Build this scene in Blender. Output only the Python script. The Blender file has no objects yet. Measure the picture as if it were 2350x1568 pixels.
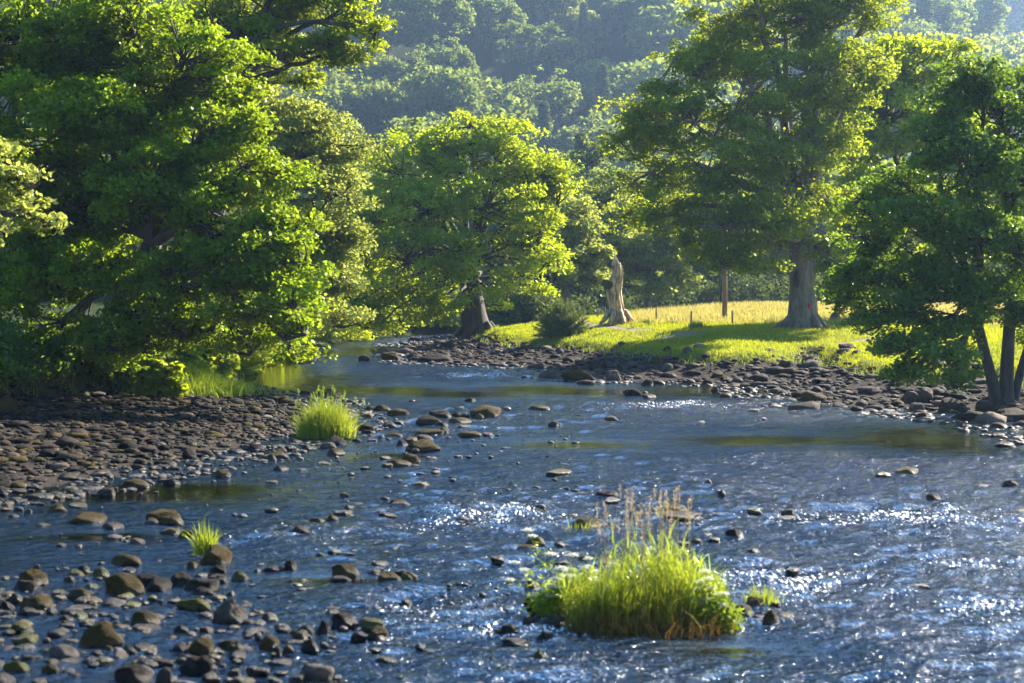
import bpy, bmesh, math
import numpy as np
from mathutils import Vector, Matrix

# ------------------------------------------------------------------ camera, sky, sun, exposure
S = bpy.context.scene
COL = S.collection
R = math.radians
F = 1707.0            # focal length in pixels of a 1024 wide frame
K = 1024 / 2350.0     # the measurements below were read off a 2350 wide view of the photograph
CH = 4.25             # camera height above the water
PITCH = math.atan((341.5 - 280.0) / F)
cam = bpy.data.cameras.new('camera')
cam.lens = 36.0 * F / 1024
cam.sensor_width = 36.0
cam.clip_start = 0.5
cam.clip_end = 5000
cam.dof.use_dof = True
cam.dof.focus_distance = 92
cam.dof.aperture_fstop = 2.0
cam.dof.aperture_blades = 0
camo = bpy.data.objects.new('camera', cam)
COL.objects.link(camo)
camo.location = (0, 0, CH)
camo.rotation_euler = (math.pi / 2 - PITCH, 0, 0)
S.camera = camo

SUN_AZ, SUN_EL = 46.0, 30.0       # degrees right of straight ahead, above the horizon
world = bpy.data.worlds.new("World")
S.world = world
world.use_nodes = True
wn = world.node_tree.nodes
bg = wn['Background']
sky = wn.new('ShaderNodeTexSky')
sky.sky_type = 'NISHITA'
sky.sun_disc = False
sky.sun_elevation = R(SUN_EL)
sky.sun_rotation = R(SUN_AZ)
sky.air_density = 1.0
sky.dust_density = 0.3
sky.ozone_density = 4.0
hs = wn.new('ShaderNodeHueSaturation')
hs.inputs['Saturation'].default_value = 1.2
world.node_tree.links.new(sky.outputs[0], hs.inputs['Color'])
world.node_tree.links.new(hs.outputs[0], bg.inputs[0])
bg.inputs[1].default_value = 0.07
sl = bpy.data.lights.new('sun', 'SUN')
sl.energy = 5.0
sl.angle = R(0.5)
sl.color = (1.0, 0.90, 0.74)
so = bpy.data.objects.new('sun', sl)
COL.objects.link(so)
sd = Vector((math.sin(R(SUN_AZ)) * math.cos(R(SUN_EL)), math.cos(R(SUN_AZ)) * math.cos(R(SUN_EL)), math.sin(R(SUN_EL))))
so.rotation_euler = sd.to_track_quat('Z', 'Y').to_euler()
so.location = sd * 200
S.view_settings.view_transform = 'Standard'
S.view_settings.look = 'None'
S.view_settings.gamma = 1
S.view_settings.exposure = 2.35
S.cycles.max_bounces = 8
S.cycles.diffuse_bounces = 4
S.cycles.glossy_bounces = 2
S.cycles.transmission_bounces = 3
S.cycles.transparent_max_bounces = 8
S.cycles.volume_bounces = 0
S.cycles.use_denoising = True
S.cycles.sample_clamp_indirect = 3.0
S.cycles.sample_clamp_direct = 40.0
S.cycles.use_adaptive_sampling = True
S.cycles.adaptive_threshold = 0.02

rng = np.random.default_rng(11)

# ------------------------------------------------------------------ picture measurements to world points
cp, sp_ = math.cos(PITCH), math.sin(PITCH)
def ray(dx, dy):
    a = (dx * K - 512) / F
    b = -(dy * K - 341.5) / F
    return np.array([a, cp + b * sp_, -sp_ + b * cp])
def P(dx, dy, Y):
    r = ray(dx, dy)
    return np.array([0, 0, CH]) + r * (Y / r[1])
def W(dx, dy, z=0.0):
    r = ray(dx, dy)
    return np.array([0, 0, CH]) + r * ((z - CH) / r[2])
def M(d, Y):          # a length in the view at depth Y, in metres
    return d * K / F * Y

# ------------------------------------------------------------------ noise
def _h(ix, iy, iz, s):
    n = (ix.astype(np.int64) * 374761393 + iy.astype(np.int64) * 668265263 + iz.astype(np.int64) * 2147483647 + s * 974711) & 0xffffffff
    n = ((n ^ (n >> 13)) * 1274126177) & 0xffffffff
    n = (n ^ (n >> 16)) & 0xffffff
    return n / float(0xffffff)
def vn(p, s=0):
    p = np.asarray(p, float)
    i = np.floor(p); f = p - i; f = f * f * (3 - 2 * f)
    x, y, z = i[:, 0], i[:, 1], i[:, 2]
    fx, fy, fz = f[:, 0], f[:, 1], f[:, 2]
    def l(a, b, t): return a + (b - a) * t
    return l(l(l(_h(x, y, z, s), _h(x + 1, y, z, s), fx), l(_h(x, y + 1, z, s), _h(x + 1, y + 1, z, s), fx), fy),
             l(l(_h(x, y, z + 1, s), _h(x + 1, y, z + 1, s), fx), l(_h(x, y + 1, z + 1, s), _h(x + 1, y + 1, z + 1, s), fx), fy), fz)
def fbm(p, s=0, o=3):
    p = np.asarray(p, float); t = 0; a = .5; n = 0
    for k in range(o):
        t = t + a * vn(p * 2 ** k, s + k); n += a; a *= .5
    return t / n
def n2(x, y, sc, s=0, o=3):
    return fbm(np.stack([x / sc, y / sc, np.zeros_like(x) + .37], 1), s, o)
def ss(a, b, x):
    t = np.clip((x - a) / (b - a), 0, 1)
    return t * t * (3 - 2 * t)

# ------------------------------------------------------------------ objects
def meta(o, label=None, cat=None, group=None, kind=None):
    if label: o['label'] = label
    if cat: o['category'] = cat
    if group: o['group'] = group
    if kind: o['kind'] = kind
    return o
def empty(name, loc, label, cat, group=None):
    o = bpy.data.objects.new(name, None)
    COL.objects.link(o)
    o.location = [float(v) for v in loc]
    return meta(o, label, cat, group)
def mesh_obj(name, V, FS, mats, parent=None, attrs=None, smooth=False, midx=None, org=None):
    """V (n,3) world; FS list of integer arrays (m,k); origin org is subtracted (parent sits there)."""
    V = np.asarray(V, np.float32).reshape(-1, 3)
    if org is not None: V = V - np.asarray(org, np.float32)
    me = bpy.data.meshes.new(name)
    FS = [np.asarray(f, np.int32) for f in FS if len(f)]
    me.vertices.add(len(V)); me.vertices.foreach_set('co', V.ravel())
    loops = np.concatenate([f.ravel() for f in FS])
    tot = np.concatenate([np.full(len(f), f.shape[1], np.int32) for f in FS])
    st = np.concatenate([[0], np.cumsum(tot)[:-1]]).astype(np.int32)
    me.loops.add(len(loops)); me.loops.foreach_set('vertex_index', loops)
    me.polygons.add(len(tot)); me.polygons.foreach_set('loop_start', st); me.polygons.foreach_set('loop_total', tot)
    if midx is not None: me.polygons.foreach_set('material_index', np.asarray(midx, np.int32))
    me.polygons.foreach_set('use_smooth', np.full(len(tot), smooth, bool))
    for m in (mats if isinstance(mats, (list, tuple)) else [mats]): me.materials.append(m)
    for k, a in (attrs or {}).items():
        at = me.attributes.new(k, 'FLOAT', 'POINT'); at.data.foreach_set('value', np.asarray(a, np.float32))
    me.update(calc_edges=True)
    o = bpy.data.objects.new(name, me)
    COL.objects.link(o)
    if parent is not None: o.parent = parent
    elif org is not None: o.location = [float(v) for v in org]
    return o

class MB:
    def __init__(s): s.v = []; s.q = []; s.t = []; s.n = 0; s.a = []
    def add(s, V, Q=None, T=None, a=0.5):
        V = np.asarray(V, float).reshape(-1, 3)
        if Q is not None and len(Q): s.q.append(np.asarray(Q) + s.n)
        if T is not None and len(T): s.t.append(np.asarray(T) + s.n)
        s.v.append(V); s.a.append(np.broadcast_to(np.asarray(a, float), (len(V),))); s.n += len(V)
    def build(s, name, mat, parent=None, smooth=False, org=None):
        FS = []
        if s.q: FS.append(np.concatenate(s.q))
        if s.t: FS.append(np.concatenate(s.t))
        return mesh_obj(name, np.concatenate(s.v), FS, mat, parent, {'tint': np.concatenate(s.a)}, smooth, org=org)

def tube(mb, pts, rad, n=8, bump=0.0, seed=0, cap=True):
    pts = np.asarray(pts, float); m = len(pts); rad = np.broadcast_to(rad, (m,))
    tg = np.gradient(pts, axis=0); tg /= np.linalg.norm(tg, axis=1)[:, None] + 1e-9
    ref = np.array([0.13, 1.0, 0.05]) if abs(tg[0][2]) > .6 else np.array([0.0, .1, 1.0])
    a = np.cross(tg, ref); a /= np.linalg.norm(a, axis=1)[:, None] + 1e-9
    b = np.cross(tg, a)
    th = np.arange(n) * 2 * math.pi / n
    ring = a[:, None, :] * np.cos(th)[None, :, None] + b[:, None, :] * np.sin(th)[None, :, None]
    rr = np.repeat(rad[:, None], n, 1)
    if bump:
        q = (pts[:, None, :] * np.array([1, 1, .35]) + ring * 1.2).reshape(-1, 3) * 1.7
        rr = rr * (1 + bump * (fbm(q, seed).reshape(m, n) - .5) * 2)
    V = (pts[:, None, :] + ring * rr[:, :, None]).reshape(-1, 3)
    i = np.arange(m - 1)[:, None] * n; j = np.arange(n)[None, :]; k = (j + 1) % n
    Q = np.stack([i + j, i + k, i + n + k, i + n + j], -1).reshape(-1, 4)
    if cap:
        V = np.vstack([V, pts[0], pts[-1]]); c0 = m * n; c1 = c0 + 1; jj = np.arange(n); kk = (jj + 1) % n
        T = np.vstack([np.stack([np.full(n, c0), kk, jj], 1), np.stack([np.full(n, c1), (m - 1) * n + jj, (m - 1) * n + kk], 1)])
        mb.add(V, Q, T)
    else: mb.add(V, Q)
def bez(a, b, c, d, n):
    t = np.linspace(0, 1, n)[:, None]
    return (1 - t) ** 3 * a + 3 * (1 - t) ** 2 * t * b + 3 * (1 - t) * t * t * c + t ** 3 * d

# ------------------------------------------------------------------ materials
def mat(name):
    m = bpy.data.materials.new(name); m.use_nodes = True
    nt = m.node_tree; nt.nodes.clear()
    out = nt.nodes.new('ShaderNodeOutputMaterial')
    return m, nt, out, nt.links.new
def N(nt, t, **kw):
    n = nt.nodes.new('ShaderNode' + t)
    for k, v in kw.items():
        if k in n.inputs: n.inputs[k].default_value = v
        else: setattr(n, k, v)
    return n
def ramp(nt, cols, fac=None):
    r = nt.nodes.new('ShaderNodeValToRGB'); e = r.color_ramp.elements
    while len(e) < len(cols): e.new(.5)
    for x, (p, c) in zip(e, cols): x.position = p; x.color = (*c, 1)
    if fac is not None: nt.links.new(fac, r.inputs[0])
    return r
def noise(nt, scale, detail=4, rough=.55, vec=None):
    n = N(nt, 'TexNoise'); n.inputs['Scale'].default_value = scale; n.inputs['Detail'].default_value = detail; n.inputs['Roughness'].default_value = rough
    if vec is not None: nt.links.new(vec, n.inputs['Vector'])
    return n
def mixc(nt, f, a, b):
    m = nt.nodes.new('ShaderNodeMix'); m.data_type = 'RGBA'
    for s, i in ((f, 0), (a, 6), (b, 7)):
        if hasattr(s, 'links'): nt.links.new(s, m.inputs[i])
        elif i == 0: m.inputs[0].default_value = s
        else: m.inputs[i].default_value = (*s, 1)
    return m.outputs[2]

def leaf_mat(name, cols, trans=.5, gloss=.05, rough=.4, tcol=None):
    """cols: (dark, mid, light) leaf colours spread from leaf to leaf by the tint attribute."""
    m, nt, out, L = mat(name)
    at = N(nt, 'Attribute', attribute_name='tint')
    r = ramp(nt, [(0, cols[0]), (.5, cols[1]), (1, cols[2])], at.outputs['Fac'])
    d = N(nt, 'BsdfDiffuse'); L(r.outputs[0], d.inputs[0])
    t = N(nt, 'BsdfTranslucent')
    h = mixc(nt, .55, r.outputs[0], tcol or (.26, .30, .02)); L(h, t.inputs[0])
    mx = N(nt, 'MixShader'); mx.inputs[0].default_value = trans; L(d.outputs[0], mx.inputs[1]); L(t.outputs[0], mx.inputs[2])
    g = N(nt, 'BsdfGlossy'); g.inputs['Roughness'].default_value = rough; g.inputs['Color'].default_value = (.65, .75, .35, 1)
    m2 = N(nt, 'MixShader'); m2.inputs[0].default_value = gloss; L(mx.outputs[0], m2.inputs[1]); L(g.outputs[0], m2.inputs[2])
    L(m2.outputs[0], out.inputs[0])
    return m
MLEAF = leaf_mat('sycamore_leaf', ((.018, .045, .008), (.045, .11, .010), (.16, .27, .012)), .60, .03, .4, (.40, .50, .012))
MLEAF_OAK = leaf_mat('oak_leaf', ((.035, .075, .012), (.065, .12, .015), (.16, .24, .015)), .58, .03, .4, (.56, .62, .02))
MLEAF_LIME = leaf_mat('lime_leaf', ((.05, .11, .012), (.11, .20, .015), (.26, .35, .015)), .62, .03, .4, (.66, .72, .02))  # lime green leaf, one colour range over the whole crown
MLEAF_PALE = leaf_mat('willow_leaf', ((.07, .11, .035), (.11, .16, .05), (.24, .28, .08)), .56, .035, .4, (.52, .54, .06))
MLEAF_ALDER = leaf_mat('alder_leaf', ((.018, .045, .014), (.035, .085, .015), (.08, .15, .018)), .45, .06, .3, (.36, .52, .02))
MLEAF_FAR = leaf_mat('woodland_leaf', ((.04, .075, .02), (.065, .115, .026), (.12, .17, .035)), .48, .02, .5, (.40, .46, .06))
MLEAF_CONE = leaf_mat('conifer_needle', ((.025, .05, .025), (.04, .075, .035), (.06, .1, .04)), .25, .03, .5)
MGORSE = leaf_mat('gorse_needle', ((.04, .07, .03), (.07, .11, .045), (.13, .16, .06)), .3, .05, .4)
MGRASS = leaf_mat('grass_blade', ((.10, .17, .02), (.17, .26, .025), (.28, .34, .04)), .5, .03, .4, (.38, .44, .02))
MLAWN = leaf_mat('lawn_blade', ((.12, .18, .01), (.21, .25, .012), (.32, .32, .02)), .5, .008, .6, (.55, .55, .015))
MHAY = leaf_mat('dry_grass', ((.22, .21, .05), (.33, .29, .09), (.44, .37, .16)), .5, .01, .5, (.5, .40, .09))
MREED = leaf_mat('reed_blade', ((.16, .11, .02), (.12, .20, .016), (.22, .31, .025)), .58, .06, .3, (.42, .46, .02))
MPETAL = leaf_mat('white_petal', ((.55, .55, .42), (.7, .7, .6), (.8, .8, .75)), .4, .02, .5, (.7, .7, .5))

def bark_mat(name, a, b, sc=6):
    m, nt, out, L = mat(name)
    tc = N(nt, 'TexCoord'); mp = N(nt, 'Mapping'); mp.inputs['Scale'].default_value = (1, 1, .22); L(tc.outputs['Object'], mp.inputs[0])
    n = noise(nt, sc, 6, .65, mp.outputs[0]); r = ramp(nt, [(.35, a), (.65, b)], n.outputs[0])
    n3 = noise(nt, .9, 3, .6, tc.outputs['Object']); rr = ramp(nt, [(.55, (0, 0, 0)), (.75, (1, 1, 1))], n3.outputs[0])
    c = mixc(nt, rr.outputs[0], r.outputs[0], (.06, .08, .02))
    p = N(nt, 'BsdfPrincipled'); p.inputs['Roughness'].default_value = .85; L(c, p.inputs[0])
    bp = N(nt, 'Bump'); bp.inputs['Strength'].default_value = .9; bp.inputs['Distance'].default_value = .06; L(n.outputs[0], bp.inputs['Height']); L(bp.outputs[0], p.inputs['Normal'])
    L(p.outputs[0], out.inputs[0])
    return m
MBARK = bark_mat('bark', (.014, .010, .007), (.055, .041, .029))
MBARK2 = bark_mat('grey_bark', (.07, .052, .036), (.21, .165, .11), 5)
MDEAD = bark_mat('bleached_wood', (.12, .06, .03), (.74, .53, .31), 7)
MWOOD = bark_mat('weathered_timber', (.12, .08, .05), (.30, .21, .13), 12)

def rock_mat(name, cols, moss, mcol=((.035, .03, .008), (.12, .11, .012))):
    m, nt, out, L = mat(name)
    tc = N(nt, 'TexCoord'); oi = N(nt, 'ObjectInfo'); ge = N(nt, 'NewGeometry')
    n = noise(nt, 2.2, 6, .65, tc.outputs['Object'])
    at = N(nt, 'Attribute', attribute_name='tint')
    ad = N(nt, 'Math', operation='ADD'); L(n.outputs[0], ad.inputs[0])
    ml = N(nt, 'Math', operation='MULTIPLY_ADD'); ml.inputs[1].default_value = .5; ml.inputs[2].default_value = -.25; L(oi.outputs['Random'], ml.inputs[0]); L(ml.outputs[0], ad.inputs[1])
    ad2 = N(nt, 'Math', operation='ADD'); L(ad.outputs[0], ad2.inputs[0])
    m3 = N(nt, 'Math', operation='MULTIPLY_ADD'); m3.inputs[1].default_value = .7; m3.inputs[2].default_value = -.35; L(at.outputs['Fac'], m3.inputs[0]); L(m3.outputs[0], ad2.inputs[1])
    r = ramp(nt, [(.25, cols[0]), (.6, cols[1]), (1, cols[2])], ad2.outputs[0])
    c = r.outputs[0]
    sx = N(nt, 'SeparateXYZ'); L(ge.outputs['Position'], sx.inputs[0])
    wet = N(nt, 'MapRange'); wet.inputs[1].default_value = .02; wet.inputs[2].default_value = .12; wet.inputs[3].default_value = 1; wet.inputs[4].default_value = 0; L(sx.outputs[2], wet.inputs[0])
    dk = N(nt, 'Mix', data_type='RGBA', blend_type='MULTIPLY'); L(wet.outputs[0], dk.inputs[0]); L(c, dk.inputs[6]); dk.inputs[7].default_value = (.45, .42, .4, 1)
    c = dk.outputs[2]
    rgh = N(nt, 'MapRange'); rgh.inputs[3].default_value = .75; rgh.inputs[4].default_value = .35; L(wet.outputs[0], rgh.inputs[0])
    p = N(nt, 'BsdfPrincipled')
    L(rgh.outputs[0], p.inputs['Roughness']); sl_ = N(nt, 'MapRange'); sl_.inputs[3].default_value = .10; sl_.inputs[4].default_value = .3; L(wet.outputs[0], sl_.inputs[0]); L(sl_.outputs[0], p.inputs['Specular IOR Level'])
    n4 = noise(nt, 5, 6, .75, tc.outputs['Object'])
    hgt = n4.outputs[0]
    if moss > 0:
        sn = N(nt, 'SeparateXYZ'); L(ge.outputs['Normal'], sn.inputs[0])
        nm = noise(nt, 2.5, 6, .7, tc.outputs['Object'])
        a1 = N(nt, 'Math', operation='MULTIPLY_ADD'); a1.inputs[1].default_value = 1.3; L(nm.outputs[0], a1.inputs[0]); L(sn.outputs[2], a1.inputs[2])
        mr = N(nt, 'MapRange'); mr.inputs[1].default_value = 1.42 - moss; mr.inputs[2].default_value = 1.62 - moss; L(a1.outputs[0], mr.inputs[0])
        nv = noise(nt, 11, 6, .8, tc.outputs['Object'])
        mc = ramp(nt, [(.3, mcol[0]), (.7, mcol[1])], nv.outputs[0])
        c = mixc(nt, mr.outputs[0], c, mc.outputs[0])
    L(c, p.inputs[0])
    b = N(nt, 'Bump'); b.inputs['Strength'].default_value = .9; b.inputs['Distance'].default_value = .12; L(hgt, b.inputs['Height']); L(b.outputs[0], p.inputs['Normal'])
    L(p.outputs[0], out.inputs[0])
    return m
MROCK = rock_mat('river_stone', ((.006, .0042, .003), (.020, .0135, .0095), (.085, .060, .043)), 0)
MROCKM = rock_mat('mossy_stone', ((.010, .008, .005), (.03, .023, .015), (.08, .063, .043)), .95, ((.008, .006, .002), (.085, .055, .006)))
MROCKG = rock_mat('green_mossy_stone', ((.010, .008, .005), (.03, .023, .015), (.08, .063, .043)), .95, ((.010, .011, .002), (.11, .11, .008)))
MROCKP = rock_mat('pale_stone', ((.04, .032, .027), (.09, .074, .063), (.24, .20, .17)), 0)
MROCKR = rock_mat('bank_stone', ((.03, .021, .016), (.10, .072, .056), (.26, .20, .165)), 0)
RM = {'b': MROCK, 'm': MROCKM, 'g': MROCKG, 'p': MROCKP, 'r': MROCKR}

# ------------------------------------------------------------------ the ground sheet
def poly(pts, z=0.0):
    return np.array([(W(a, b, z)[:2] if len(q) == 0 else (a, b)) for a, b, *q in pts])
L_WATER = [(-100, 18, 1), (-22, 27, 1), (-200, 1180), (0, 1160), (200, 1122), (330, 1100), (450, 1078), (600, 1045), (690, 1015), (760, 1004), (815, 990), (822, 960),
           (790, 925), (700, 907), (600, 896), (545, 884), (495, 880), (500, 862), (535, 852), (530, 835), (567, 812), (650, 806), (700, 792), (800, 776), (835, 771), (835, 766),
           (957, 759), (1050, 753), (14, 168, 1), (60, 190, 1), (600, 190, 1), (600, 3000, 1), (-900, 3000, 1), (-900, 18, 1)]
R_WATER = [(100, 30, 1), (26, 36, 1), (2520, 1060), (2350, 1005), (2280, 988), (2200, 968), (2050, 952), (1900, 946), (1810, 932), (1760, 922), (1700, 905), (1690, 893), (1600, 884), (1500, 880), (1440, 879),
           (1290, 874), (1235, 863), (1200, 848), (1130, 841), (1000, 839), (910, 834), (890, 813), (885, 797), (905, 782), (965, 773), (1050, 768), (1072, 761),
           (8, 130, 1), (30, 150, 1), (70, 160, 1), (600, 190, 1), (600, 30, 1)]
L_BANK = [(-100, 30, 1), (-300, 940), (0, 905), (200, 893), (340, 882), (400, 876), (470, 866), (485, 850), (500, 838), (545, 812), (640, 803), (700, 786), (800, 770), (828, 762),
          (957, 755), (1050, 749), (14, 171, 1), (60, 195, 1), (600, 195, 1), (600, 3000, 1), (-900, 3000, 1), (-900, 30, 1)]
R_BANK = [(100, 42, 1), (24, 47, 1), (2420, 905), (2330, 868), (2200, 862), (2090, 868), (2000, 852), (1930, 842), (1860, 815), (1800, 829), (1640, 829), (1500, 819), (1400, 805), (1300, 796), (1180, 789), (1125, 780), (1095, 768),
          (8.5, 122, 1), (12, 136, 1), (30, 146, 1), (70, 156, 1), (600, 185, 1), (600, 42, 1)]
PL, PR, BL, BR = poly(L_WATER), poly(R_WATER), poly(L_BANK, .5), poly(R_BANK, .7)
def sdist(pg, x, y):
    d = np.full(x.shape, 1e9); ins = np.zeros(x.shape, bool)
    for i in range(len(pg)):
        ax, ay = pg[i]; bx, by = pg[(i + 1) % len(pg)]
        ex, ey = bx - ax, by - ay; l2 = ex * ex + ey * ey + 1e-9
        t = np.clip(((x - ax) * ex + (y - ay) * ey) / l2, 0, 1)
        d = np.minimum(d, (x - ax - t * ex) ** 2 + (y - ay - t * ey) ** 2)
        c = ((ay > y) != (by > y))
        xi = ax + (y - ay) * ex / (ey if abs(ey) > 1e-9 else 1e-9)
        ins ^= c & (x < xi)
    d = np.sqrt(d)
    return np.where(ins, d, -d)
ISL = W(1500, 1438)[:2]
def Hfull(x, y):
    x = np.asarray(x, float); y = np.asarray(y, float)
    dl, dr, bl, br = sdist(PL, x, y), sdist(PR, x, y), sdist(BL, x, y), sdist(BR, x, y)
    wob = (n2(x, y, 2.5, 3) - .5)
    dl2, dr2 = dl + wob * 1.2, dr + wob * 1.2
    z = -.42 + .10 * n2(x, y, 1.3, 5) * 2 + .0 * x
    shal = ss(12, 0, np.minimum(-dl, -dr).clip(0)) * .18
    z = z + shal
    bar = -.12 + .16 * ss(-.5, 2.0, dl2) + .30 * ss(1, 14, dl2)
    barr = -.12 + .16 * ss(-.5, 2.0, dr2) + .62 * ss(1, 12, dr2)
    z = np.maximum(z, np.where(dl > -2, bar, -9)); z = np.maximum(z, np.where(dr > -2, barr, -9))
    z = z + .06 * (n2(x, y, 1.0, 9) - .5)
    tus = (n2(x, y, .9, 21) - .5) * .16 + (n2(x, y, 5, 22) - .5) * .35
    wb = (n2(x, y, 3, 8) - .5) * 1.6
    lb = ss(-.2, 2.2, bl + wb) * (1.0 + .5 * ss(2, 30, bl)) * (1 + .0) 
    rb = ss(-.1, 1.1, br + wb * .6) * .45 + ss(0, 7, br) * .55 + .2 * ss(5, 20, br) + .007 * (y - 80).clip(0, 120) * ss(0, 5, br)
    z = z + np.where(bl > -3, lb, 0) + tus * ss(0, 2, bl)
    z = np.where(br > -3, np.maximum(z, z * 0 + .55 * ss(-3, 0, br)) * 1 + rb, z) + tus * ss(0, 2, br) * .8
    mound = .45 * np.exp(-(((x - 17) / 9) ** 2 + ((y - 118) / 14) ** 2)) * ss(0, 3, br)
    z = z + mound
    iso = np.exp(-(((x - ISL[0]) / 1.25) ** 2 + ((y - ISL[1]) / .7) ** 2))
    z = np.maximum(z, -.42 + .50 * iso)
    # the wooded hillside and the farther one on the right
    h1 = .54 * np.logaddexp(0, (y - 385 - .5 * x) / 20) * 20
    h1 = np.minimum(h1, 150 + .08 * h1)
    h1 = h1 * (1 - ss(70, 190, x - .10 * y)) + 0
    h1 = h1 + ss(190, 260, y) * 7 * (n2(x, y, 60, 31) - .5)
    h2 = .62 * np.logaddexp(0, (y - 790 + .10 * x) / 25) * 25
    h2 = np.minimum(h2, 240 + .1 * h2)
    z = z + np.maximum(h1, h2)
    return z, dl, dr, bl, br
def H1(x, y):
    return float(Hfull(np.array([x]), np.array([y]))[0][0])
def G(dx, dy, z=1.0):
    for _ in range(12):
        p = W(dx, dy, z); z = .5 * z + .5 * H1(p[0], p[1])
    p = W(dx, dy, z); p[2] = H1(p[0], p[1])
    return p

def axis(parts):
    return np.concatenate([np.arange(a, b, s) for a, b, s in parts])
gx = axis([(-900, -300, 40), (-300, -60, 8), (-60, -24, 1.5), (-24, 30, .4), (30, 70, 1.5), (70, 300, 8), (300, 901, 40)])
gy = axis([(-30, 14, 4), (14, 112, .4), (112, 160, .8), (160, 240, 3), (240, 1300, 10), (1300, 3001, 100)])
GX, GY = np.meshgrid(gx, gy)
fx, fy = GX.ravel(), GY.ravel()
gz, dl, dr, bl, br = Hfull(fx, fy)
nx, ny = len(gx), len(gy)
I = (np.arange(ny - 1)[:, None] * nx + np.arange(nx - 1)[None, :])
Q = np.stack([I, I + 1, I + nx + 1, I + nx], -1).reshape(-1, 4)
grassm = np.clip(np.maximum(ss(.0, 1.2, bl), ss(.1, 1.0, br + (n2(fx, fy, 1.2, 41) - .5) * 1.2)), 0, 1)
pth = np.full(fx.shape, 1e9)
def seg(pts):
    global pth
    for a, b in zip(pts[:-1], pts[1:]):
        e = b - a; t = np.clip(((fx - a[0]) * e[0] + (fy - a[1]) * e[1]) / (e @ e + 1e-9), 0, 1)
        pth = np.minimum(pth, np.hypot(fx - a[0] - t * e[0], fy - a[1] - t * e[1]))
seg([G(a, b, 1.9)[:2] for a, b in ((1300, 722), (1330, 735), (1345, 746), (1400, 752), (1480, 757))])
seg([G(a, b, 1.9)[:2] for a, b in ((1530, 765), (1570, 768), (1610, 770))])
seg([G(a, b, 1.7)[:2] for a, b in ((1925, 775), (2000, 777), (2100, 778))])
path = 1 - ss(.25, .75, pth + (n2(fx, fy, 1.0, 44) - .5) * .9)
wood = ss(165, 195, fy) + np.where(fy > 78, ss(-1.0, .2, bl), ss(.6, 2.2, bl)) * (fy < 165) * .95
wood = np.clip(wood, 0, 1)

m, nt, out, L = mat('riverside_ground')
tc = N(nt, 'TexCoord')
pos = N(nt, 'NewGeometry').outputs['Position']
ag = N(nt, 'Attribute', attribute_name='grass'); ap = N(nt, 'Attribute', attribute_name='path'); aw = N(nt, 'Attribute', attribute_name='wood')
n1 = noise(nt, 3.0, 6, .7, pos); n2_ = noise(nt, .35, 4, .6, pos); n3 = noise(nt, 12, 4, .7, pos)
vo = N(nt, 'TexVoronoi'); vo.inputs['Scale'].default_value = 5; L(pos, vo.inputs['Vector'])
grav = mixc(nt, .6, ramp(nt, [(.0, (.03, .025, .02)), (1, (.09, .068, .055))], vo.outputs['Color']).outputs[0], ramp(nt, [(.3, (.02, .017, .014)), (.7, (.09, .075, .062))], n1.outputs[0]).outputs[0])
sx = N(nt, 'SeparateXYZ'); L(pos, sx.inputs[0])
bedf = N(nt, 'MapRange'); bedf.inputs[1].default_value = -.04; bedf.inputs[2].default_value = -.14; L(sx.outputs[2], bedf.inputs[0])
bed = ramp(nt, [(.3, (.02, .022, .008)), (.7, (.075, .06, .024))], n1.outputs[0])
c = mixc(nt, bedf.outputs[0], grav, bed.outputs[0])
gr = mixc(nt, ramp(nt, [(.35, (0, 0, 0)), (.65, (1, 1, 1))], n2_.outputs[0]).outputs[0], (.13, .20, .02), (.26, .28, .035))
gr = mixc(nt, ramp(nt, [(.4, (0, 0, 0)), (.75, (1, 1, 1))], n1.outputs[0]).outputs[0], gr, (.21, .23, .04))
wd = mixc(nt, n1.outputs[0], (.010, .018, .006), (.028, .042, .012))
# bare earth on the steep edge of the bank
sn = N(nt, 'SeparateXYZ'); L(N(nt, 'NewGeometry').outputs['Normal'], sn.inputs[0])
st = N(nt, 'MapRange'); st.inputs[1].default_value = .90; st.inputs[2].default_value = .82; L(sn.outputs[2], st.inputs[0])
gr = mixc(nt, st.outputs[0], gr, (.13, .085, .05))
c = mixc(nt, ag.outputs['Fac'], c, gr)
c = mixc(nt, ap.outputs['Fac'], c, (.30, .25, .17))
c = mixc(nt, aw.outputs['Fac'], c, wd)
p = N(nt, 'BsdfPrincipled'); p.inputs['Roughness'].default_value = .95; p.inputs['Specular IOR Level'].default_value = .05; L(c, p.inputs[0])
bp = N(nt, 'Bump'); bp.inputs['Strength'].default_value = 1.0; bp.inputs['Distance'].default_value = .12
bh = N(nt, 'Math', operation='ADD'); L(n1.outputs[0], bh.inputs[0]); L(n3.outputs[0], bh.inputs[1]); L(bh.outputs[0], bp.inputs['Height']); L(bp.outputs[0], p.inputs['Normal'])
L(p.outputs[0], out.inputs[0])
MGROUND = m
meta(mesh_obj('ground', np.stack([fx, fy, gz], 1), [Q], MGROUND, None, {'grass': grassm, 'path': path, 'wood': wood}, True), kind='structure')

# ------------------------------------------------------------------ the river
wx = axis([(-70, -30, 2.0), (-30, -14, .3), (-14, 20, .12), (20, 30, .3), (30, 90, 2.0)])
wy = [8.0]
while wy[-1] < 175: wy.append(wy[-1] + max(.05, wy[-1] * .0036))
wy = np.array(wy)
WX, WY = np.meshgrid(wx, wy); ax_, ay_ = WX.ravel(), WY.ravel()
wdl, wdr = sdist(PL, ax_, ay_), sdist(PR, ax_, ay_)
def gauss(cx, cy, rx, ry):
    c = W(cx, cy); ex = M(rx, c[1]); ey = abs(W(cx, cy - ry)[1] - c[1])
    return np.exp(-((ax_ - c[0]) / ex) ** 2 - ((ay_ - c[1]) / ey) ** 2)
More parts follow.
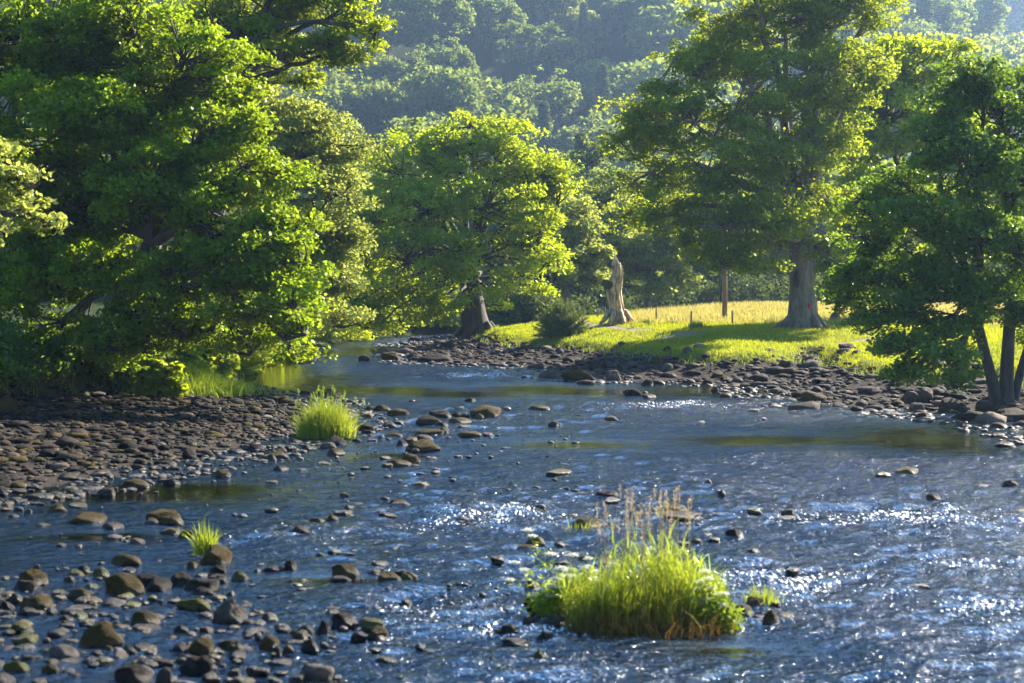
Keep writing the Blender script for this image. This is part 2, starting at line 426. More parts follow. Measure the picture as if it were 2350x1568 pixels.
# how broken the surface is: riffles are rough, pools are calm
rough = .70 + .35 * (n2(ax_ / 2.2, ay_, 5, 51) - .5) * 2
calm = np.zeros_like(ax_)
for g in ((640, 850, 130, 22), (560, 880, 120, 22), (1230, 893, 300, 17), (1600, 896, 160, 11), (1330, 1020, 300, 14), (1750, 1010, 350, 18), (2150, 1010, 220, 30), (400, 1125, 330, 20), (900, 1045, 200, 12),
          (740, 810, 130, 9), (900, 765, 90, 4), (1680, 1490, 190, 26), (250, 1230, 200, 12), (900, 895, 260, 16), (1050, 905, 330, 16), (1350, 900, 330, 14), (620, 870, 150, 50), (560, 840, 160, 40), (300, 1130, 420, 26), (760, 1330, 200, 14)):
    calm = np.maximum(calm, gauss(*g))
rif = np.zeros_like(ax_)
for g in ((2050, 1190, 330, 28), (1750, 1330, 260, 30), (2200, 1290, 220, 22), (1250, 1440, 200, 22), (1000, 1400, 150, 22), (1150, 1180, 160, 26), (2300, 1400, 150, 30), (1550, 930, 220, 8), (1000, 785, 120, 5), (1090, 862, 130, 10), (1150, 755, 60, 3), (600, 1230, 150, 25)):
    rif = np.maximum(rif, gauss(*g))
amp = np.clip(rough * (1 - .97 * calm ** .7) + .95 * rif, .03, 1.8)
pxl = (512 + F * ax_ / ay_) / K
amp = amp * (1 - .45 * (1 - ss(450, 950, pxl)))
hgt = (n2(ax_ * .75, ay_ * 1.25, 1.1, 61, 2) - .5) * .40 + (n2(ax_ * .8, ay_ * 1.3, .42, 63, 2) - .5) * .26
hgt = hgt * amp
nwx = len(wx)
I = (np.arange(len(wy) - 1)[:, None] * nwx + np.arange(nwx - 1)[None, :])
Q = np.stack([I, I + 1, I + nwx + 1, I + nwx], -1).reshape(-1, 4)
m, nt, out, L = mat('river_water')
pos = N(nt, 'NewGeometry').outputs['Position']
aa = N(nt, 'Attribute', attribute_name='amp')
mp = N(nt, 'Mapping'); mp.inputs['Scale'].default_value = (.7, 1.2, 1); L(pos, mp.inputs[0])
w1 = noise(nt, 5.0, 3, .6, mp.outputs[0]); w2 = noise(nt, 17.0, 2, .6, mp.outputs[0])
ad = N(nt, 'Math', operation='MULTIPLY_ADD'); ad.inputs[1].default_value = .22; L(w2.outputs[0], ad.inputs[0]); L(w1.outputs[0], ad.inputs[2])
ml = N(nt, 'Math', operation='MULTIPLY'); L(ad.outputs[0], ml.inputs[0]); L(aa.outputs['Fac'], ml.inputs[1])
bp = N(nt, 'Bump'); bp.inputs['Strength'].default_value = 1; bp.inputs['Distance'].default_value = .32; L(ml.outputs[0], bp.inputs['Height'])
fr = N(nt, 'Fresnel'); fr.inputs['IOR'].default_value = 3.0; L(bp.outputs[0], fr.inputs['Normal'])
gl = N(nt, 'BsdfGlossy'); gl.inputs['Roughness'].default_value = .06; L(bp.outputs[0], gl.inputs['Normal'])
tr = N(nt, 'BsdfTransparent'); tr.inputs[0].default_value = (.55, .52, .36, 1)
mx = N(nt, 'MixShader'); L(fr.outputs[0], mx.inputs[0]); L(tr.outputs[0], mx.inputs[1]); L(gl.outputs[0], mx.inputs[2])
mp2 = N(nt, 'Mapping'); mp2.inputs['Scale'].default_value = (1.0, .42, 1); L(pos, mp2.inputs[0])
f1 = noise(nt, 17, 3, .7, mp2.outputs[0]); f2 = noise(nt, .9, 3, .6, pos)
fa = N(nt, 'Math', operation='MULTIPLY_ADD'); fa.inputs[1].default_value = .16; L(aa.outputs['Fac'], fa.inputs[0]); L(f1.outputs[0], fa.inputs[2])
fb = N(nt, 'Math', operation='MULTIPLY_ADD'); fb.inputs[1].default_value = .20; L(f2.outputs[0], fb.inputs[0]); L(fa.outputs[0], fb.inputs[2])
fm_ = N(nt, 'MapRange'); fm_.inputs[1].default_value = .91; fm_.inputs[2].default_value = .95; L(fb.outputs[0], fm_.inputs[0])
fd = N(nt, 'BsdfDiffuse'); fd.inputs[0].default_value = (.85, .86, .9, 1)  # sun glitter painted as white foam flecks where the water is rough
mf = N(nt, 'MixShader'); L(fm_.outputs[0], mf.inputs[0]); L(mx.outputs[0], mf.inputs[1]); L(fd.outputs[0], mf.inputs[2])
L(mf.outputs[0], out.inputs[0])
MWATER = m
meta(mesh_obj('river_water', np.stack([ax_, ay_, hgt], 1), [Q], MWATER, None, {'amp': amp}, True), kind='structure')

# ------------------------------------------------------------------ stones
def ico(sub):
    b = bmesh.new(); bmesh.ops.create_icosphere(b, subdivisions=sub, radius=1)
    V = np.array([v.co[:] for v in b.verts]); T = np.array([[v.index for v in f.verts] for f in b.faces]); b.free()
    return V, T
ICO = {s: ico(s) for s in (1, 2, 3, 4)}
def rock_shape(seed, sub, cut=.8, lump=.3, point=0):
    V, T = ICO[sub]; V = V.copy(); r = np.random.default_rng(seed)
    V = V * (1 + lump * 1.7 * (fbm(V * 1.3 + seed * 7.3, seed, 3) - .5) * 2)[:, None]
    for k in range(12):
        n = r.normal(size=3); n /= np.linalg.norm(n); d = r.uniform(.55, .9)
        e = (V @ n - d).clip(0); V = V - (e * cut)[:, None] * n
    if point:
        t = ((V[:, 2] + .2) / 1.1).clip(0, 1); V[:, :2] *= (1 - point * t)[:, None]; V[:, 0] += point * .25 * t
        V[:, 2] *= 1.1
    V = V * (1 + .26 * (fbm(V * 3.2 + seed, seed, 3) - .5))[:, None]
    V /= np.abs(V).max(0)
    return V, T
NV = 12
ROCKMESH = {}
def rock_mesh(var, mk, point):
    k = (var, mk, point)
    if k not in ROCKMESH:
        V, T = rock_shape(100 + var, 4 if point else 3, .8 if var % 3 else .5, .34, .62 if point else 0)
        me = bpy.data.meshes.new('rock')
        me.from_pydata(V.tolist(), [], T.tolist()); me.materials.append(RM[mk])
        me.attributes.new('tint', 'FLOAT', 'POINT').data.foreach_set('value', np.full(len(V), .5, np.float32))
        me.polygons.foreach_set('use_smooth', np.ones(len(T), bool)); me.update()
        ROCKMESH[k] = me
    return ROCKMESH[k]

hand = []    # (x, base y, width, height in the 2350 view, material, pointed)
def crop(ox, oy, s, rows):
    for r_ in rows:
        x, y, w, h, k = r_[:5]
        hand.append((ox + x * s, oy + y * s, w * s, h * s, k, len(r_) > 5))
crop(0, 1081, .3106, [(1000, 128, 210, 70, 'm'), (1260, 100, 140, 45, 'b'), (800, 182, 170, 55, 'b'), (420, 305, 150, 60, 'm'), (570, 265, 170, 35, 'm'), (60, 275, 80, 25, 'm'), (110, 345, 90, 25, 'b'), (210, 305, 60, 25, 'b'),
 (640, 395, 290, 75, 'm'), (830, 435, 170, 50, 'b'), (1225, 390, 290, 95, 'm'), (1130, 400, 110, 50, 'p'), (325, 405, 120, 20, 'm'), (1265, 470, 150, 50, 'm'), (1390, 515, 140, 80, 'm'), (1015, 540, 140, 40, 'p'), (895, 510, 60, 20, 'b'),
 (575, 565, 60, 25, 'b'), (450, 555, 80, 20, 'b'), (940, 705, 240, 100, 'm'), (945, 732, 120, 15, 'b'), (235, 850, 230, 115, 'm'), (190, 880, 180, 75, 'b'), (565, 785, 130, 55, 'g'), (510, 815, 100, 40, 'b'), (620, 745, 90, 55, 'b'),
 (735, 790, 150, 70, 'g'), (680, 870, 130, 35, 'g'), (435, 910, 120, 40, 'g'), (600, 955, 200, 75, 'm'), (925, 920, 290, 160, 'm'), (1080, 850, 210, 100, 'b'), (1170, 890, 200, 90, 'b'), (1330, 850, 200, 90, 'b'), (1500, 890, 260, 90, 'b'),
 (1510, 935, 180, 70, 'b'), (270, 1035, 250, 115, 'm'), (40, 960, 80, 45, 'm'), (110, 965, 110, 60, 'b'), (40, 1020, 100, 60, 'b'), (50, 1070, 110, 50, 'b'), (200, 1060, 160, 45, 'b'), (680, 1010, 90, 40, 'b'), (610, 1022, 200, 35, 'b'),
 (1440, 1035, 270, 90, 'g'), (590, 1095, 120, 45, 'g'), (690, 1080, 90, 35, 'p'), (480, 1115, 120, 50, 'b'), (150, 1190, 170, 80, 'g'), (200, 1275, 190, 70, 'g'), (1050, 1150, 260, 110, 'm'), (740, 1320, 340, 190, 'm'),
 (1070, 1185, 260, 60, 'b'), (860, 1155, 80, 45, 'b'), (480, 1400, 230, 110, 'p'), (205, 1410, 120, 60, 'b'), (130, 1500, 210, 90, 'g'), (380, 1510, 160, 80, 'm'), (540, 1540, 110, 50, 'p'), (370, 1440, 150, 50, 'b'), (530, 1425, 200, 40, 'b'),
 (970, 1575, 290, 150, 'b'), (1230, 1578, 150, 120, 'p'), (1450, 1480, 250, 100, 'b'), (1060, 1330, 170, 70, 'b'), (1330, 1345, 150, 60, 'b'), (1480, 1370, 200, 130, 'm'), (1190, 1440, 200, 60, 'b'), (880, 1395, 130, 50, 'p'),
 (720, 1380, 120, 50, 'b'), (800, 1345, 70, 60, 'm'), (960, 1360, 120, 60, 'b'), (1340, 1195, 120, 60, 'b'), (1520, 1195, 120, 50, 'b'), (1415, 730, 110, 60, 'm'), (60, 1560, 120, 40, 'b'), (300, 1570, 150, 50, 'b')])
crop(451, 1081, .3106, [(180, 45, 145, 50, 'm'), (560, 90, 80, 20, 'b'), (1090, 185, 70, 30, 'm'), (1190, 265, 90, 30, 'b'), (1130, 285, 90, 30, 'b'), (1235, 287, 110, 25, 'b'), (1090, 312, 160, 20, 'b'), (1005, 375, 90, 55, 'm'),
 (890, 385, 110, 45, 'm'), (800, 398, 120, 30, 'b'), (770, 460, 160, 50, 'b'), (1400, 210, 70, 20, 'b'), (1500, 262, 160, 50, 'b'), (1415, 330, 140, 20, 'b'), (1470, 412, 90, 25, 'b'), (145, 710, 240, 150, 'm'), (170, 770, 150, 70, 'b'),
 (165, 822, 160, 55, 'b'), (325, 810, 120, 65, 'g'), (570, 750, 170, 50, 'b'), (690, 740, 100, 90, 'b'), (450, 755, 80, 30, 'b'), (920, 628, 90, 22, 'b'), (1350, 705, 160, 50, 'b'), (1200, 690, 120, 20, 'b'), (1105, 785, 210, 95, 'm'),
 (1060, 825, 170, 55, 'b'), (1320, 765, 90, 40, 'b'), (1410, 835, 210, 75, 'm'), (1520, 770, 110, 40, 'b'), (1560, 815, 90, 50, 'g'), (255, 920, 75, 35, 'b'), (230, 1130, 290, 200, 'p', 1), (525, 1110, 150, 60, 'p'), (720, 925, 60, 30, 'g'),
 (450, 1195, 150, 50, 'b'), (1015, 1070, 130, 40, 'b'), (1090, 1150, 190, 100, 'b'), (1290, 1160, 190, 80, 'g'), (1330, 1255, 170, 100, 'm'), (1205, 1250, 130, 60, 'b'), (930, 1215, 140, 110, 'b', 1), (800, 1200, 130, 60, 'b'),
 (640, 1180, 120, 45, 'p'), (540, 1325, 150, 110, 'm'), (600, 1360, 100, 60, 'b'), (680, 1345, 100, 60, 'm'), (760, 1260, 130, 90, 'm'), (840, 1335, 140, 80, 'b'), (265, 1340, 190, 85, 'm'), (380, 1340, 120, 35, 'p'), (300, 1390, 130, 50, 'b'),
 (60, 1480, 150, 110, 'b'), (880, 1540, 280, 110, 'p'), (745, 1562, 160, 50, 'b'), (1405, 1420, 180, 50, 'b'), (420, 1490, 120, 50, 'p'), (290, 1510, 130, 40, 'b'), (100, 1545, 160, 50, 'b'), (560, 1555, 100, 40, 'b'), (1545, 985, 100, 30, 'b'), (1460, 1035, 120, 25, 'b')])
crop(611, 846, .24, [(370, 250, 105, 45, 'b'), (590, 260, 230, 60, 'b'), (480, 295, 80, 30, 'b'), (745, 330, 55, 40, 'b'), (1945, 320, 120, 40, 'b'), (1850, 385, 100, 30, 'b'), (2110, 470, 310, 120, 'm'), (2035, 478, 90, 50, 'm'), (2300, 388, 90, 30, 'p'),
 (855, 350, 70, 30, 'b'), (1000, 405, 140, 45, 'b'), (1120, 405, 140, 60, 'm'), (950, 480, 140, 60, 'm'), (1110, 495, 80, 45, 'b'), (1260, 455, 220, 70, 'm'), (1670, 470, 220, 75, 'b'), (1560, 535, 240, 85, 'b'), (1830, 465, 130, 50, 'b'),
 (1900, 470, 100, 50, 'b'), (1840, 530, 250, 60, 'm'), (1680, 560, 150, 50, 'b'), (1910, 565, 200, 35, 'p'), (1180, 560, 140, 50, 'p'), (1260, 525, 110, 30, 'b'), (1570, 640, 290, 70, 'm'), (1700, 615, 110, 55, 'b'), (1960, 650, 250, 50, 'm'),
 (2120, 640, 110, 30, 'b'), (1220, 665, 180, 60, 'm'), (1500, 685, 180, 60, 'p'), (1390, 700, 140, 50, 'm'), (1290, 755, 130, 70, 'b'), (1490, 795, 350, 115, 'm'), (1430, 802, 100, 55, 'b'), (1000, 665, 120, 35, 'b'), (1100, 670, 70, 45, 'p'),
 (1010, 700, 110, 35, 'b'), (870, 705, 100, 35, 'b'), (960, 600, 180, 70, 'b'), (955, 632, 130, 50, 'b'), (680, 750, 190, 100, 'b'), (590, 770, 170, 70, 'p'), (380, 760, 80, 50, 'b'), (650, 830, 200, 65, 'm'), (420, 778, 150, 30, 'b'),
 (1130, 865, 130, 40, 'b'), (1370, 910, 200, 90, 'm'), (1280, 932, 250, 60, 'm'), (1160, 942, 110, 45, 'm'), (950, 965, 110, 30, 'b'), (1840, 845, 90, 22, 'b'), (1580, 858, 120, 18, 'b'), (1470, 1110, 170, 25, 'm'), (550, 915, 130, 30, 'm'),
 (340, 980, 150, 30, 'b'), (130, 980, 180, 50, 'b'), (110, 850, 200, 60, 'm'), (150, 810, 130, 60, 'b'), (50, 882, 110, 60, 'm'), (320, 862, 80, 25, 'p'), (50, 1095, 130, 30, 'm')])
crop(1128, 1081, .3106, [(490, 25, 200, 30, 'm'), (485, 52, 50, 18, 'b'), (860, 195, 180, 50, 'b'), (900, 222, 130, 25, 'b'), (360, 270, 90, 28, 'b'), (600, 330, 70, 22, 'b'), (700, 435, 310, 80, 'm'), (330, 545, 150, 65, 'm'), (260, 610, 200, 80, 'm'),
 (1330, 300, 230, 50, 'm'), (1340, 357, 420, 40, 'b'), (1605, 95, 65, 35, 'b', 1), (1700, 180, 60, 55, 'b', 1), (2005, 228, 70, 18, 'b'), (1940, 300, 110, 25, 'g'), (2190, 320, 130, 40, 'b'), (2180, 362, 170, 30, 'b'), (1785, 490, 145, 70, 'b'),
 (1930, 612, 130, 35, 'b'), (1530, 405, 60, 20, 'b'), (1600, 475, 90, 22, 'b'), (1510, 530, 100, 30, 'm'), (1640, 520, 100, 28, 'b'), (1420, 540, 100, 20, 'b'), (530, 700, 150, 35, 'b'), (700, 665, 130, 40, 'g'), (40, 665, 110, 40, 'b'),
 (860, 700, 180, 60, 'g'), (2230, 745, 110, 30, 'b'), (350, 1020, 260, 100, 'b'), (290, 860, 110, 50, 'b'), (470, 1150, 210, 80, 'p'), (125, 1200, 160, 85, 'b'), (390, 1250, 120, 60, 'b'), (180, 1282, 210, 40, 'b'), (280, 1130, 100, 50, 'b'),
 (340, 1095, 60, 50, 'p'), (340, 1400, 95, 85, 'g', 1), (930, 1352, 90, 25, 'b'), (0, 1420, 60, 60, 'b'), (1830, 930, 160, 70, 'm'), (1950, 1020, 160, 90, 'm'), (1850, 1100, 190, 110, 'p'), (2060, 1140, 140, 110, 'm'), (2170, 1105, 160, 75, 'm'),
 (1960, 1118, 140, 50, 'b'), (2090, 990, 90, 30, 'b'), (600, 1252, 100, 30, 'b')])
crop(1166, 799, .344, [(830, 315, 130, 45, 'b'), (930, 330, 110, 25, 'b'), (915, 298, 45, 12, 'b'), (1450, 335, 80, 32, 'b'), (205, 412, 145, 35, 'm'), (305, 525, 75, 42, 'b'), (690, 475, 100, 22, 'm'), (1290, 500, 70, 16, 'b'), (1555, 375, 90, 14, 'b'),
 (1635, 418, 95, 14, 'b'), (1700, 472, 55, 14, 'b'), (2060, 450, 80, 16, 'b'), (470, 222, 230, 82, 'm'), (525, 242, 130, 30, 'b'), (700, 217, 100, 75, 'r'), (280, 202, 170, 60, 'r'), (190, 145, 130, 45, 'r'), (990, 100, 80, 40, 'm'), (1065, 95, 60, 35, 'p'),
 (1195, 115, 75, 45, 'r'), (1275, 95, 110, 35, 'p'), (1060, 150, 90, 55, 'p'), (1060, 195, 100, 35, 'b'), (1240, 190, 110, 40, 'b'), (1395, 178, 90, 45, 'm'), (1740, 110, 80, 20, 'p'), (1850, 150, 100, 55, 'm'), (1860, 170, 90, 35, 'm'),
 (2020, 90, 120, 45, 'r'), (2030, 125, 140, 50, 'r'), (645, 145, 65, 50, 'b'), (570, 150, 120, 60, 'b'), (420, 95, 160, 50, 'b'), (930, 248, 80, 40, 'b'), (1330, 245, 80, 40, 'b'), (1380, 290, 55, 35, 'b'), (1505, 260, 90, 30, 'b'), (1810, 305, 50, 30, 'b')])
crop(1833, 658, .2398, [(455, 605, 180, 65, 'r'), (430, 645, 160, 50, 'r'), (560, 650, 120, 50, 'r'), (800, 665, 170, 70, 'g'), (940, 650, 160, 80, 'b'), (730, 1030, 160, 60, 'r'), (840, 1120, 110, 60, 'r'), (1060, 1110, 170, 110, 'r'), (1210, 1110, 170, 140, 'r'),
 (1130, 1185, 150, 85, 'r'), (1370, 1000, 80, 60, 'r'), (1470, 960, 150, 60, 'r'), (1470, 1080, 280, 90, 'b'), (1470, 1195, 280, 130, 'r'), (1480, 1222, 120, 50, 'p'), (1650, 1290, 280, 110, 'b'), (1600, 870, 260, 60, 'r'), (1320, 880, 200, 70, 'r'),
 (1230, 960, 220, 50, 'r'), (2060, 1290, 400, 120, 'b'), (2130, 1235, 150, 90, 'b'), (250, 1175, 150, 60, 'b'), (370, 1180, 150, 70, 'r'), (730, 1182, 180, 50, 'p'), (860, 1202, 140, 30, 'r'), (1180, 1252, 160, 50, 'b'), (1980, 1530, 200, 50, 'b')])
crop(1598, 658, .58, [(835, 742, 95, 28, 'm'), (740, 748, 70, 14, 'm'), (1240, 790, 70, 25, 'b'), (1085, 812, 45, 18, 'm'), (1120, 800, 80, 18, 'b'), (940, 850, 60, 30, 'b'), (1285, 900, 60, 22, 'm'), (885, 1195, 100, 18, 'b')])
hand += [(837, 828, 28, 14, 'b', False), (895, 828, 42, 22, 'm', False), (28, 905, 0, 0, 'b', False), (20, 952, 42, 46, 'm', False), (1000, 832, 80, 20, 'b', False)]
hand = [h for h in hand if h[2] > 0]

specs = []   # centre, half sizes, yaw, variant, material, pointed, view width, zone, hand-placed
for i, (dx, dy, w, h, k, pt) in enumerate(hand):
    w0 = W(dx, dy, 0)
    land = max(sdist(PL, w0[:1], w0[1:2])[0], sdist(PR, w0[:1], w0[1:2])[0]) > .6
    c = G(dx, dy, .3) if land else W(dx, dy, 0)
    if land: c = c.copy()
    zg = c[2] if land else 0.0
    Y = c[1]; hw = M(w, Y) / 2 * 1.06; hh = M(h, Y) * (1.0); dp = hw * rng.uniform(.65, .95)
    cy = Y + dp * .75
    hz = hh * .72 + .03; cz = zg + hh - hz * .98
    specs.append(((c[0] + (cy - Y) * c[0] / Y, cy, cz), (hw, dp, hz), rng.uniform(-.35, .35) + (math.pi if rng.random() < .5 else 0) * (not pt), i % NV, k, pt, w, None, (dx, dy)))
# cobbles of the two bars, each one a stone of its own shape
def scatter(n, x0, x1, y0, y1, test, size, seed, mk):
    r = np.random.default_rng(seed)
    x = r.uniform(x0, x1, n); y = r.uniform(y0, y1, n)
    z, a, b, c, d = Hfull(x, y)
    ok = test(x, y, a, b, c, d, r)
    for xx, yy, zz in zip(x[ok], y[ok], z[ok]):
        s = size(r, xx, yy); asp = r.uniform(.6, 1.0); hz = s * r.uniform(.28, .6)
        k = mk(r, xx, yy)
        specs.append(((xx, yy, zz + hz * .45), (s, s * asp, hz), r.uniform(0, 6.28), int(r.integers(NV)), k, False, s * 2 * F / yy / K, 1, None))
infr = lambda x, y, m_: np.abs(x) < (.30 + m_) * y + 1.5
scatter(26000, -24, 8, 27, 76, lambda x, y, a, b, c, d, r: (a > -.9) & (c < .8) & infr(x, y, .06) & (r.random(len(x)) < np.clip(.95 + .4 * a, 0, 1)), lambda r, x, y: float(np.clip(.075 * np.exp(.5 * r.normal()), .035, .30)) * (1.0 if y > 45 else 1.12), 5,
        lambda r, x, y: r.choice(['b', 'r', 'm', 'p'], p=[.70, .06, .20, .04]))
scatter(1500, -24, 8, 27, 76, lambda x, y, a, b, c, d, r: (a > -.6) & (c < .5) & infr(x, y, .06), lambda r, x, y: float(np.clip(.19 * np.exp(.25 * r.normal()), .14, .34)), 6,
        lambda r, x, y: r.choice(['b', 'm', 'r'], p=[.55, .35, .10]))
scatter(26000, -12, 32, 44, 128, lambda x, y, a, b, c, d, r: (b > -.9) & (d < .5) & infr(x, y, .06) & (r.random(len(x)) < np.clip(.8 + .4 * b, 0, .9)), lambda r, x, y: float(np.clip(.11 * np.exp(.5 * r.normal()), .05, .5)), 7,
        lambda r, x, y: r.choice(['b', 'r', 'p', 'm'], p=[.22, .62, .13, .03]))
scatter(1100, -12, 32, 44, 128, lambda x, y, a, b, c, d, r: (b > -.7) & (d < 1.0) & infr(x, y, .06) & ((d > -6) | (b < 4) | (x > 10)), lambda r, x, y: float(np.clip(.26 * np.exp(.34 * r.normal()), .15, .6)) * (.6 if y > 72 else 1), 8,
        lambda r, x, y: r.choice(['b', 'r', 'p', 'm'], p=[.2, .62, .12, .06]))
scatter(520, -8, 1, 16.5, 23, lambda x, y, a, b, c, d, r: (a < -1) & infr(x, y, .02) & ((512 + F * x / y) / K < 760 - 2.2 * np.abs((280 + CH * F / y) / K - 1480)), lambda r, x, y: float(np.clip(.10 * np.exp(.4 * r.normal()), .05, .2)), 19,
        lambda r, x, y: r.choice(['b', 'm', 'p', 'g'], p=[.6, .22, .13, .05]))
# low stones just breaking the surface
def wet(x, y, a, b, c, d, r):
    dx = (512 + F * x / y) / K; dy = (280 + CH * F / y) / K
    dens = np.where((dy > 1290) & (dx < 900), .9, 0) + np.where((dy > 1330) & (dx < 600), .9, 0) + .26 * (dx < 1350)
    dens = np.where(dy < 1000, .03, dens)
    return (a < -.5) & (b < -.5) & (r.random(len(x)) < dens) & infr(x, y, .03)
scatter(3600, -8, 10, 16.5, 60, wet, lambda r, x, y: float(np.clip(.055 * np.exp(.5 * r.normal()), .02, .16)), 9, lambda r, x, y: r.choice(['b', 'p', 'm'], p=[.6, .2, .2]))
for i, s_ in enumerate(specs):
    if s_[7] == 1 and s_[0][2] < -.05:
        hz = s_[1][2]; specs[i] = ((s_[0][0], s_[0][1], .02 - hz * .55 + rng.uniform(0, .5) * hz),) + s_[1:]

ORD = ['first', 'second', 'third', 'fourth', 'fifth', 'sixth', 'seventh', 'eighth', 'ninth', 'tenth', 'eleventh', 'twelfth', 'thirteenth', 'fourteenth', 'fifteenth', 'sixteenth', 'seventeenth', 'eighteenth', 'nineteenth', 'twentieth']
def zone(dx, dy):
    if dy > 1480 and dx < 330: return 'in the bottom left corner shallows'
    if dy > 1480 and dx < 800: return 'along the bottom edge, nearest stones'
    if dy > 1390 and dx < 300: return 'left of the pale angular boulder'
    if dy > 1390 and dx < 640: return 'around the pale angular boulder'
    if dy > 1390 and dx < 940: return 'right of the pale angular boulder'
    if dy > 1270 and dx < 320: return 'far left, below the tufted rock'
    if dy > 1270 and dx < 600: return 'just below the grass-tufted rock'
    if dy > 1270 and dx < 1000: return 'midstream between tufted rock and reed islet'
    if dy > 1130 and dx < 420: return 'in the shallows below the left bar'
    if dy > 1130 and dx < 640: return 'beside the small tuft of grass'
    if dx > 2250 and dy > 930 and dy < 1050: return 'under the two alder trunks'
    if dx > 1900 and dy < 960: return 'on the right bank beneath the alder'
    if dx > 1180 and dy < 860: return 'at the foot of the grassy meadow bank'
    if dx > 1180 and dy < 905: return 'at the edge of the right cobble bar'
    if dx > 1180 and dy < 1000: return 'in open water before the right bar'
    if dx > 1640 and dy > 1400: return 'right beside the reed islet'
    if dx > 1640 and dy > 1130: return 'in the glittering riffle at right'
    if dx > 1640: return 'in the dark calm water at right'
    if dx > 1400 and dy > 1130: return 'behind the reed islet seed heads'
    if dx > 1100 and dy > 1370: return 'at the left foot of the reed islet'
    if dx > 1100 and dy > 1130: return 'behind the white umbels of the islet'
    if dy > 1130: return 'in midstream riffle left of centre'
    if dx < 300 : return 'on the left bar near the edge'
    if dx < 640: return 'along the lower edge of the left bar'
    if dx < 840 and dy > 940: return 'at the foot of the bright green clump'
    if dx < 840: return 'behind the bright green clump'
    if dx < 1200 and dy > 1000: return 'in the chain below the midstream rocks'
    if dx < 1200 and dy < 870: return 'off the tip of the far cobble bar'
    if dx < 1000: return 'right of the bright green clump'
    return 'in the midstream rock chain'
order = sorted(range(len(specs)), key=lambda i: -((1e6 if specs[i][8] else 0) + specs[i][6]))
ind = [i for i in order if specs[i][8] or abs(specs[i][0][0]) < .29 * specs[i][0][1]][:296]
indset = set(ind)
KW = {'b': 'dark', 'm': 'brown mossy', 'g': 'green mossy', 'p': 'pale grey', 'r': 'bare tan'}
KG = {'b': 'dark', 'm': 'mossy', 'g': 'mossy', 'p': 'pale', 'r': 'tan'}
def desc(sp):
    hw, dp, hz = sp[1]
    shp = 'pointed' if sp[5] else ('flat' if hz / hw < .42 else ('upright' if hz / hw > .95 else 'rounded'))
    return f"{KW[sp[4]]} {shp}"
lab = {}
by = {}
for i in ind:
    sp = specs[i]
    if sp[8]:
        by.setdefault((desc(sp), zone(*sp[8])), []).append(i)
for (d, z), ids in by.items():
    ids.sort(key=lambda i: specs[i][8][0])
    for n_, i in enumerate(ids):
        big = 'rock' if specs[i][1][0] < .45 else 'boulder'
        if len(ids) == 1: lab[i] = (f"{d} {big} {z}", None)
        else:
            lab[i] = (f"{d} {big} {z}, {ORD[min(n_, 19)]} from the left", None)
def rock_obj(i):
    c, s_, yaw, var, k, pt, w, _, hd = specs[i]
    o = bpy.data.objects.new('river_rock', rock_mesh(var, k, bool(pt)))
    COL.objects.link(o)
    o.location = [float(v) for v in c]; o.rotation_euler = (0, 0, yaw); o.scale = [float(v) for v in s_]
    if i in lab: meta(o, lab[i][0], 'rock', 'rocks in and beside the river')
    else:
        side = 'left gravel bar' if c[0] < -1 and c[1] < 80 and c[0] < .0 * c[1] else 'right cobble bank'
        kd = {'b': 'dark cobble', 'm': 'mossy brown cobble', 'g': 'mossy cobble', 'p': 'pale cobble', 'r': 'tan cobble'}[k]
        meta(o, f"larger {kd} packed among the stones of the {side}", 'rock', f"larger {kd}s of the {side}")
for i in ind: rock_obj(i)
# all the remaining small stones: one mass
SH = {2: [rock_shape(200 + v, 2, .7, .3) for v in range(8)], 1: [rock_shape(220 + v, 1, .5, .3) for v in range(8)]}
VV = []; TT = []; MI = []; TI = []; nv = 0
mk = list(RM.keys())
for i, sp in enumerate(specs):
    if i in indset: continue
    c, s_, yaw, var, k, pt, w, _, hd = sp
    V, T = SH[2 if w > 11 else 1][var % 8]
    cs, sn_ = math.cos(yaw), math.sin(yaw)
    A = V * np.array(s_); A = np.stack([A[:, 0] * cs - A[:, 1] * sn_, A[:, 0] * sn_ + A[:, 1] * cs, A[:, 2]], 1) + np.array(c)
    VV.append(A); TT.append(T + nv); MI.append(np.full(len(T), mk.index(k))); TI.append(np.full(len(V), (i * .6180339) % 1)); nv += len(V)
meta(mesh_obj('gravel', np.concatenate(VV), [np.concatenate(TT)], [RM[k] for k in mk], None, {'tint': np.concatenate(TI)}, True, midx=np.concatenate(MI)),
     'small grey and brown cobbles packed over both gravel bars', 'cobbles', kind='stuff')

